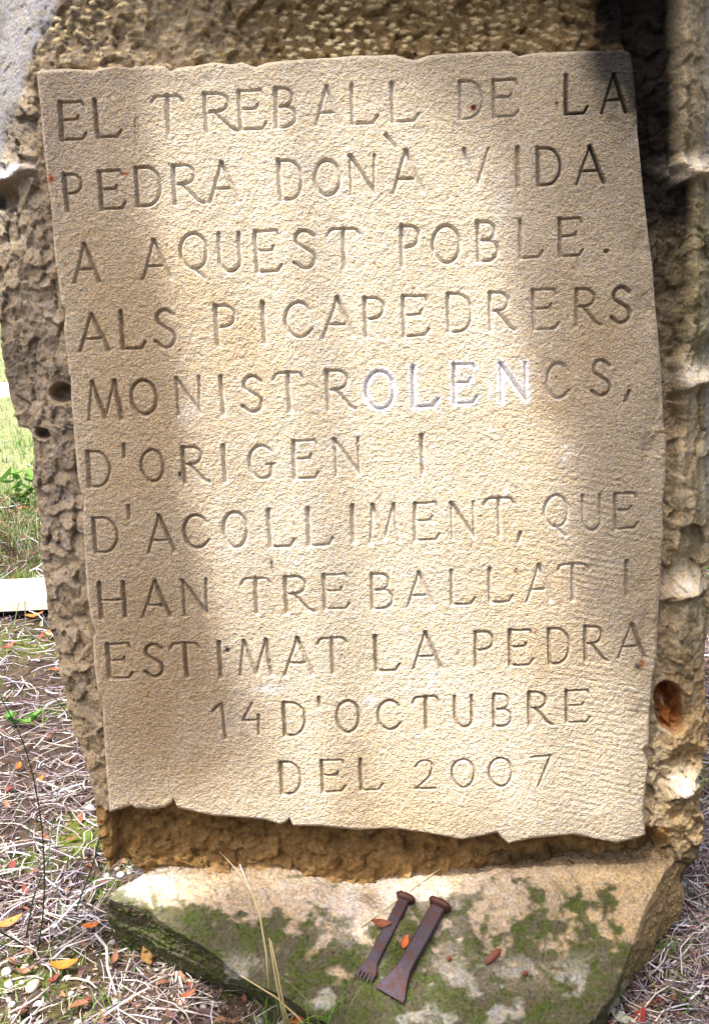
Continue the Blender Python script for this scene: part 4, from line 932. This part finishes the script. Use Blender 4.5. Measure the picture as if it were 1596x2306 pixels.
# ------------------------------------------------------------------ white slab at the left
c0 = gnd(-5, 1352, .05); yb = gnd(0, 1302, .09)[1]
def boxobj(name, x0, x1, y0, y1, z0, z1, mat, col, parent=None):
    mb = MB(); b_ = .004; vs = []; 
    for (zz_, k_) in ((z0, 0), (z1-b_, 0), (z1, b_)):
        for (a, b) in ((x0+k_, y0+k_), (x1-k_, y0+k_), (x1-k_, y1-k_), (x0+k_, y1-k_)): vs.append((a, b, zz_))
    fs = [(3, 2, 1, 0), (8, 9, 10, 11)]
    for l_ in (0, 4):
        for k_ in range(4): fs.append((l_+k_, l_+(k_+1) % 4, l_+4+(k_+1) % 4, l_+4+k_))
    mb.add(vs, fs, col); return mb.build(name, mat, parent, smooth=False)
sx = gnd(112, 1345, .07)[0]; ysl = gnd(60, 1352, .075)[1]; ysb = gnd(60, 1302, .075)[1]
sroot = empty('stone_slab', (sx-.6, ysl, 0)); tag(sroot, 'white slab lying on low supports at the left behind the stone', 'slab')
o = boxobj('slab_top', -.75, .6, 0, ysb-ysl, .035, .075, M_slab, (.66, .65, .63), sroot)
for (a, b) in ((-.6, -.4), (.1, .3)): boxobj('support', a, b, .05, ysb-ysl-.05, -.02, .034, M_slab, (.25, .2, .16), sroot)
s2x, s2y = gnd(30, 918)[:2]
o = boxobj('kerb_stone', -1.2, 0, 0, .22, -.02, .10, M_slab, (.72, .70, .66)); o.location = (s2x, s2y, float(gz(s2x, s2y))); tag(o, 'pale kerb stone far back at the left frame edge', 'kerb')

# tangled brown undergrowth behind the slab, and crumbs of soil and needles between the straws
mb = MB(); yb0 = float(gnd(50, 1296)[1])+.06
for i in range(900):
    yy_ = yb0+random.random()*.9; xx_ = random.uniform(-2.6, -1.0)*yy_/3.9; h_ = random.uniform(.05, .22); a = random.uniform(0, 6.28); l_ = h_*random.uniform(.2, 1.0); z_ = float(gz(xx_, yy_))
    c_ = random.choice(((.12, .05, .04), (.20, .11, .07), (.35, .26, .18), (.10, .12, .04), (.16, .24, .07), (.5, .46, .40)))
    mb.tube([(xx_, yy_, z_), (xx_+math.cos(a)*l_*.4, yy_+math.sin(a)*l_*.4, z_+h_*.7), (xx_+math.cos(a)*l_, yy_+math.sin(a)*l_, z_+h_)], [.0025, .002, .001], 3, c_, cap=False)
    if i % 2: leafquad(mb, (xx_+math.cos(a)*l_, yy_+math.sin(a)*l_, z_+h_*.8), random.uniform(.02, .05), random.uniform(0, 6.28), random.uniform(-.8, .8), .5, random.choice(((.25, .06, .03), (.10, .16, .04), (.30, .14, .06), (.15, .22, .06))))
tag(mb.build('undergrowth', M_plant), 'tangled brown and green undergrowth behind the white slab', 'undergrowth', kind='stuff')
mb = MB()
for i in range(5000):
    x0, y0, px, py = spot(1250, 2390, .7); z0 = float(gz(x0, y0))+.003; a = random.uniform(0, 6.28); l_ = random.uniform(.003, .014); c_ = random.choice(((.05, .03, .025), (.10, .06, .04), (.30, .22, .15), (.5, .42, .34), (.16, .12, .13)))
    b = a+random.uniform(1, 2); mb.add([(x0, y0, z0), (x0+math.cos(a)*l_, y0+math.sin(a)*l_, z0+random.uniform(0, .006)), (x0+math.cos(b)*l_*.5, y0+math.sin(b)*l_*.5, z0+random.uniform(0, .005))], [(0, 1, 2)], c_)
tag(mb.build('soil_crumbs', M_dry), 'crumbs of soil, needles and bark between the straws', 'litter', kind='stuff')

# ------------------------------------------------------------------ far shrubs and trees
def leafcloud(mb, c_, r_, n_, size, cols, seed):
    rr = np.random.default_rng(seed); 
    for i in range(n_):
        d_ = rr.normal(size=3); d_ /= np.linalg.norm(d_); q_ = rr.random()**.45; P = np.array(c_)+d_*np.array(r_)*q_*(1+.25*math.sin(7*d_[0]+5*d_[2]+seed))
        a = rr.normal(size=3); a /= np.linalg.norm(a); b = np.cross(a, rr.normal(size=3)); b /= np.linalg.norm(b); s_ = size*rr.uniform(.6, 1.3)
        mb.add([P-a*s_, P+b*s_*.5, P+a*s_, P-b*s_*.5], [(0, 1, 2, 3)], np.array(cols[rr.integers(len(cols))])*rr.uniform(.75, 1.3))
def shrub(x_, y_, r_, h_, label, seed):
    z_ = float(gz(x_, y_)); root = empty('shrub', (x_, y_, z_)); tag(root, label, 'shrub', 'shrubs beyond the clearing')
    mb = MB(); leafcloud(mb, (0, 0, h_*.55), (r_, r_, h_*.5), 1100, .05, [(.07, .13, .03), (.11, .18, .04), (.16, .22, .07)], seed); mb.build('foliage', M_plant, root)
    mb = MB()
    for k_ in range(5): a = k_*1.26; mb.tube([(0, 0, -.05), (math.cos(a)*r_*.3, math.sin(a)*r_*.3, h_*.4), (math.cos(a)*r_*.5, math.sin(a)*r_*.5, h_*.8)], [.02, .014, .006], 5, (.18, .13, .09))
    mb.build('stem', M_bark, root)
shrub(-4.9, 13, 1.1, 1.3, 'green shrub at the far left behind the kerb stone', 3)
shrub(-3.4, 15.5, 1.2, 1.5, 'green shrub farther back, hidden mostly by the stone', 4)
def tree(x_, y_, lean, rad, hgt, label, seed, crown=True, fork=None, cz=None):
    z_ = float(gz(x_, y_)); root = empty('tree', (x_, y_, z_)); tag(root, label, 'tree', 'trees of the grove')
    mb = MB(); rr = random.Random(seed); n_ = 12
    P = [np.array([lean[0]*t_*hgt+.05*math.sin(t_*7+seed)*t_, lean[1]*t_*hgt, t_*hgt-.1]) for t_ in np.linspace(0, 1, n_)]
    mb.tube(P, [rad*(1.35 if i == 0 else 1-.6*i/n_) for i in range(n_)], 12, (.16, .12, .09)); mb.build('trunk', M_bark, root)
    for k_ in range(6):
        i = rr.randint(n_-4, n_-2); a = rr.uniform(0, 6.28); L_ = rr.uniform(.8, 1.8); mb = MB()
        mb.tube([P[i], P[i]+np.array([math.cos(a)*L_*.5, math.sin(a)*L_*.5, L_*.4]), P[i]+np.array([math.cos(a)*L_, math.sin(a)*L_, L_*.6])], [rad*.3, rad*.2, rad*.08], 6, (.16, .12, .09)); mb.build('limb', M_bark, root)
    mb = MB()
    for k_ in range(6):
        a = rr.uniform(0, 6.28); q_ = rr.uniform(.2, 1.3); c_ = P[-1]+np.array([math.cos(a)*q_, math.sin(a)*q_, rr.uniform(-.3, 1.4)])
        leafcloud(mb, c_, (.9, .9, .6), 260, .09, [(.05, .10, .025), (.08, .14, .03), (.10, .16, .05)], seed*9+k_)
    mb.build('crown', M_plant, root)
tree(-6.5, 17, (.02, 0), .16, 6, 'slim tree standing far back at the left', 5)
tree(5.5, 19, (-.03, 0), .2, 7, 'slim tree standing far back behind the stone at the right', 6)

# the wood in front of the stone, behind the photographer
proto = None
def copytree(root, loc, rot, sc, label):
    r_ = root.copy(); C.objects.link(r_); r_.location = loc; r_.rotation_euler = (0, 0, rot); r_.scale = (sc, sc, sc); r_['label'] = label
    for ch in list(root.children):
        c_ = ch.copy(); C.objects.link(c_); c_.parent = r_
    return r_
def bigtree(x_, y_, label):
    root = empty('tree', (x_, y_, float(gz(x_, y_)))); tag(root, label, 'tree', 'trees of the grove'); rr = random.Random(77)
    mb = MB(); mb.tube([(0, 0, -.2), (.05, .02, 1.5), (.0, .1, 3), (.1, .0, 5)], [.24, .18, .14, .07], 12, (.16, .12, .09)); mb.build('trunk', M_bark, root)
    for k_ in range(8):
        a = k_*.8; L_ = rr.uniform(1.2, 1.9); z0 = rr.uniform(1.2, 4); mb = MB(); mb.tube([(0, 0, z0), (math.cos(a)*L_*.5, math.sin(a)*L_*.5, z0+.5), (math.cos(a)*L_, math.sin(a)*L_, z0+.9)], [.07, .05, .02], 6, (.16, .12, .09)); mb.build('limb', M_bark, root)
    mb = MB()
    for k_ in range(16):
        a = rr.uniform(0, 6.28); q_ = rr.uniform(.2, 1.5); c_ = (math.cos(a)*q_, math.sin(a)*q_, rr.uniform(1.0, 5.6))
        leafcloud(mb, c_, (1.1, 1.1, .8), 230, .13, [(.05, .09, .025), (.07, .11, .03), (.09, .12, .05)], 500+k_)
    mb.build('crown', M_plant, root); return root
bt = bigtree(3.6, -3.8, 'broad leafy tree of the grove behind the photographer on the right')
for i, (x_, y_, r_, sc, lb_) in enumerate(((0.9, -6.2, 1, 1.0, 'broad tree of the grove straight behind the photographer'), (5.4, -0.6, 2, .9, 'broad tree level with the photographer on the right'), (-3.6, -6.2, 3, 1.0, 'broad tree behind the photographer on the left'))):
    copytree(bt, (x_, y_, float(gz(x_, y_))), r_, sc, lb_)
# unseen tree added to shade the stone, its leaf gaps shaped to the bright bands
def shade_mask(X, Y):
    """how thick the leaves are on the way from the sun to this spot of the stone (0 open, 1 thick)"""
    wv = 30*math.sin(Y/130.+X/210.)+22*math.sin(Y/47.)+16*math.sin(X/61.+Y/33.)
    l_ = float(np.interp(Y, [100, 500, 800, 1000, 1300, 1500, 1640, 1720, 1860], [300, 315, 360, 400, 432, 480, 540, 440, 150]))+wv*.6
    r_ = float(np.interp(Y, [60, 200, 350, 550, 800, 1100, 1400, 1600], [860, 990, 1120, 1180, 1230, 1290, 1360, 1600]))+wv
    if Y > 1960:
        s_ = (Y-1950)*.00078/3.3; x0 = X-s_*.9/.00078+wv
        if x0 < 430: return 0.0
        if s_ > .26: return .45
        return .60 if x0 < 740 else (.08 if x0 < 1080 else .62)
    if X < -60 and Y > 800: return 0.0
    if X < 85-Y*.2 and Y < 400: return 0.0
    if X > 1540 and Y < 400: return .3
    if X < l_: return 1.0 if Y < 1680 else .35
    if X > 1330 and Y < 430: return 1.0
    if X > r_: return ((.30 if X < r_+110 else .78) if Y < 900 else (.32 if Y < 1500 else .12)) if X < 1500 or Y < 900 else .4
    if Y < 90+wv*.3: return 1.0
    return .0
ot = empty('tree', (-3.2, -2.2, float(gz(-3.2, -2.2)))); tag(ot, 'unseen tree added left of the photographer, its leafy boughs shaped to shade the stone', 'tree', 'trees of the grove')
T0 = np.array(ot.location); rr = random.Random(5)
mb = MB(); mb.tube([(0, 0, -.2), (.1, 0, 1.6), (.35, .1, 3.4), (.7, .2, 5.2), (1.0, .3, 6.6)], [.26, .2, .17, .13, .07], 12, (.16, .12, .09)); mb.build('trunk', M_bark, ot)
M_over = material('bough_leaves', .7, spec=.2)
mb = MB(); tips = []
for i in range(52000):
    X_, Y_ = rr.uniform(-350, 2000), rr.uniform(-700, 3500); k_ = shade_mask(X_, Y_)
    if rr.random() > k_: continue
    P = hit(X_, Y_, O, N)-SUNDIR*rr.uniform(5.4, 6.6)-T0
    a = np.array([rr.gauss(0, 1), rr.gauss(0, 1), rr.gauss(0, .5)]); a /= np.linalg.norm(a); b = np.cross(a, (rr.gauss(0, .5), rr.gauss(0, .5), 1)); b /= np.linalg.norm(b); s_ = rr.uniform(.025, .05)
    mb.add([P-a*s_, P+b*s_*.6, P+a*s_, P-b*s_*.6], [(0, 1, 2, 3)], (.06, .10, .03))
    if i % 1500 == 0: tips.append(P)
mb.build('crown', M_over, ot)
for P in tips:
    mb = MB(); A = np.array((.7, .2, 5.0)); mb.tube([A, (A*.5+P*.5)+np.array([0, 0, -.15]), P], [.035, .018, .004], 5, (.16, .12, .09)); mb.build('bough', M_bark, ot)
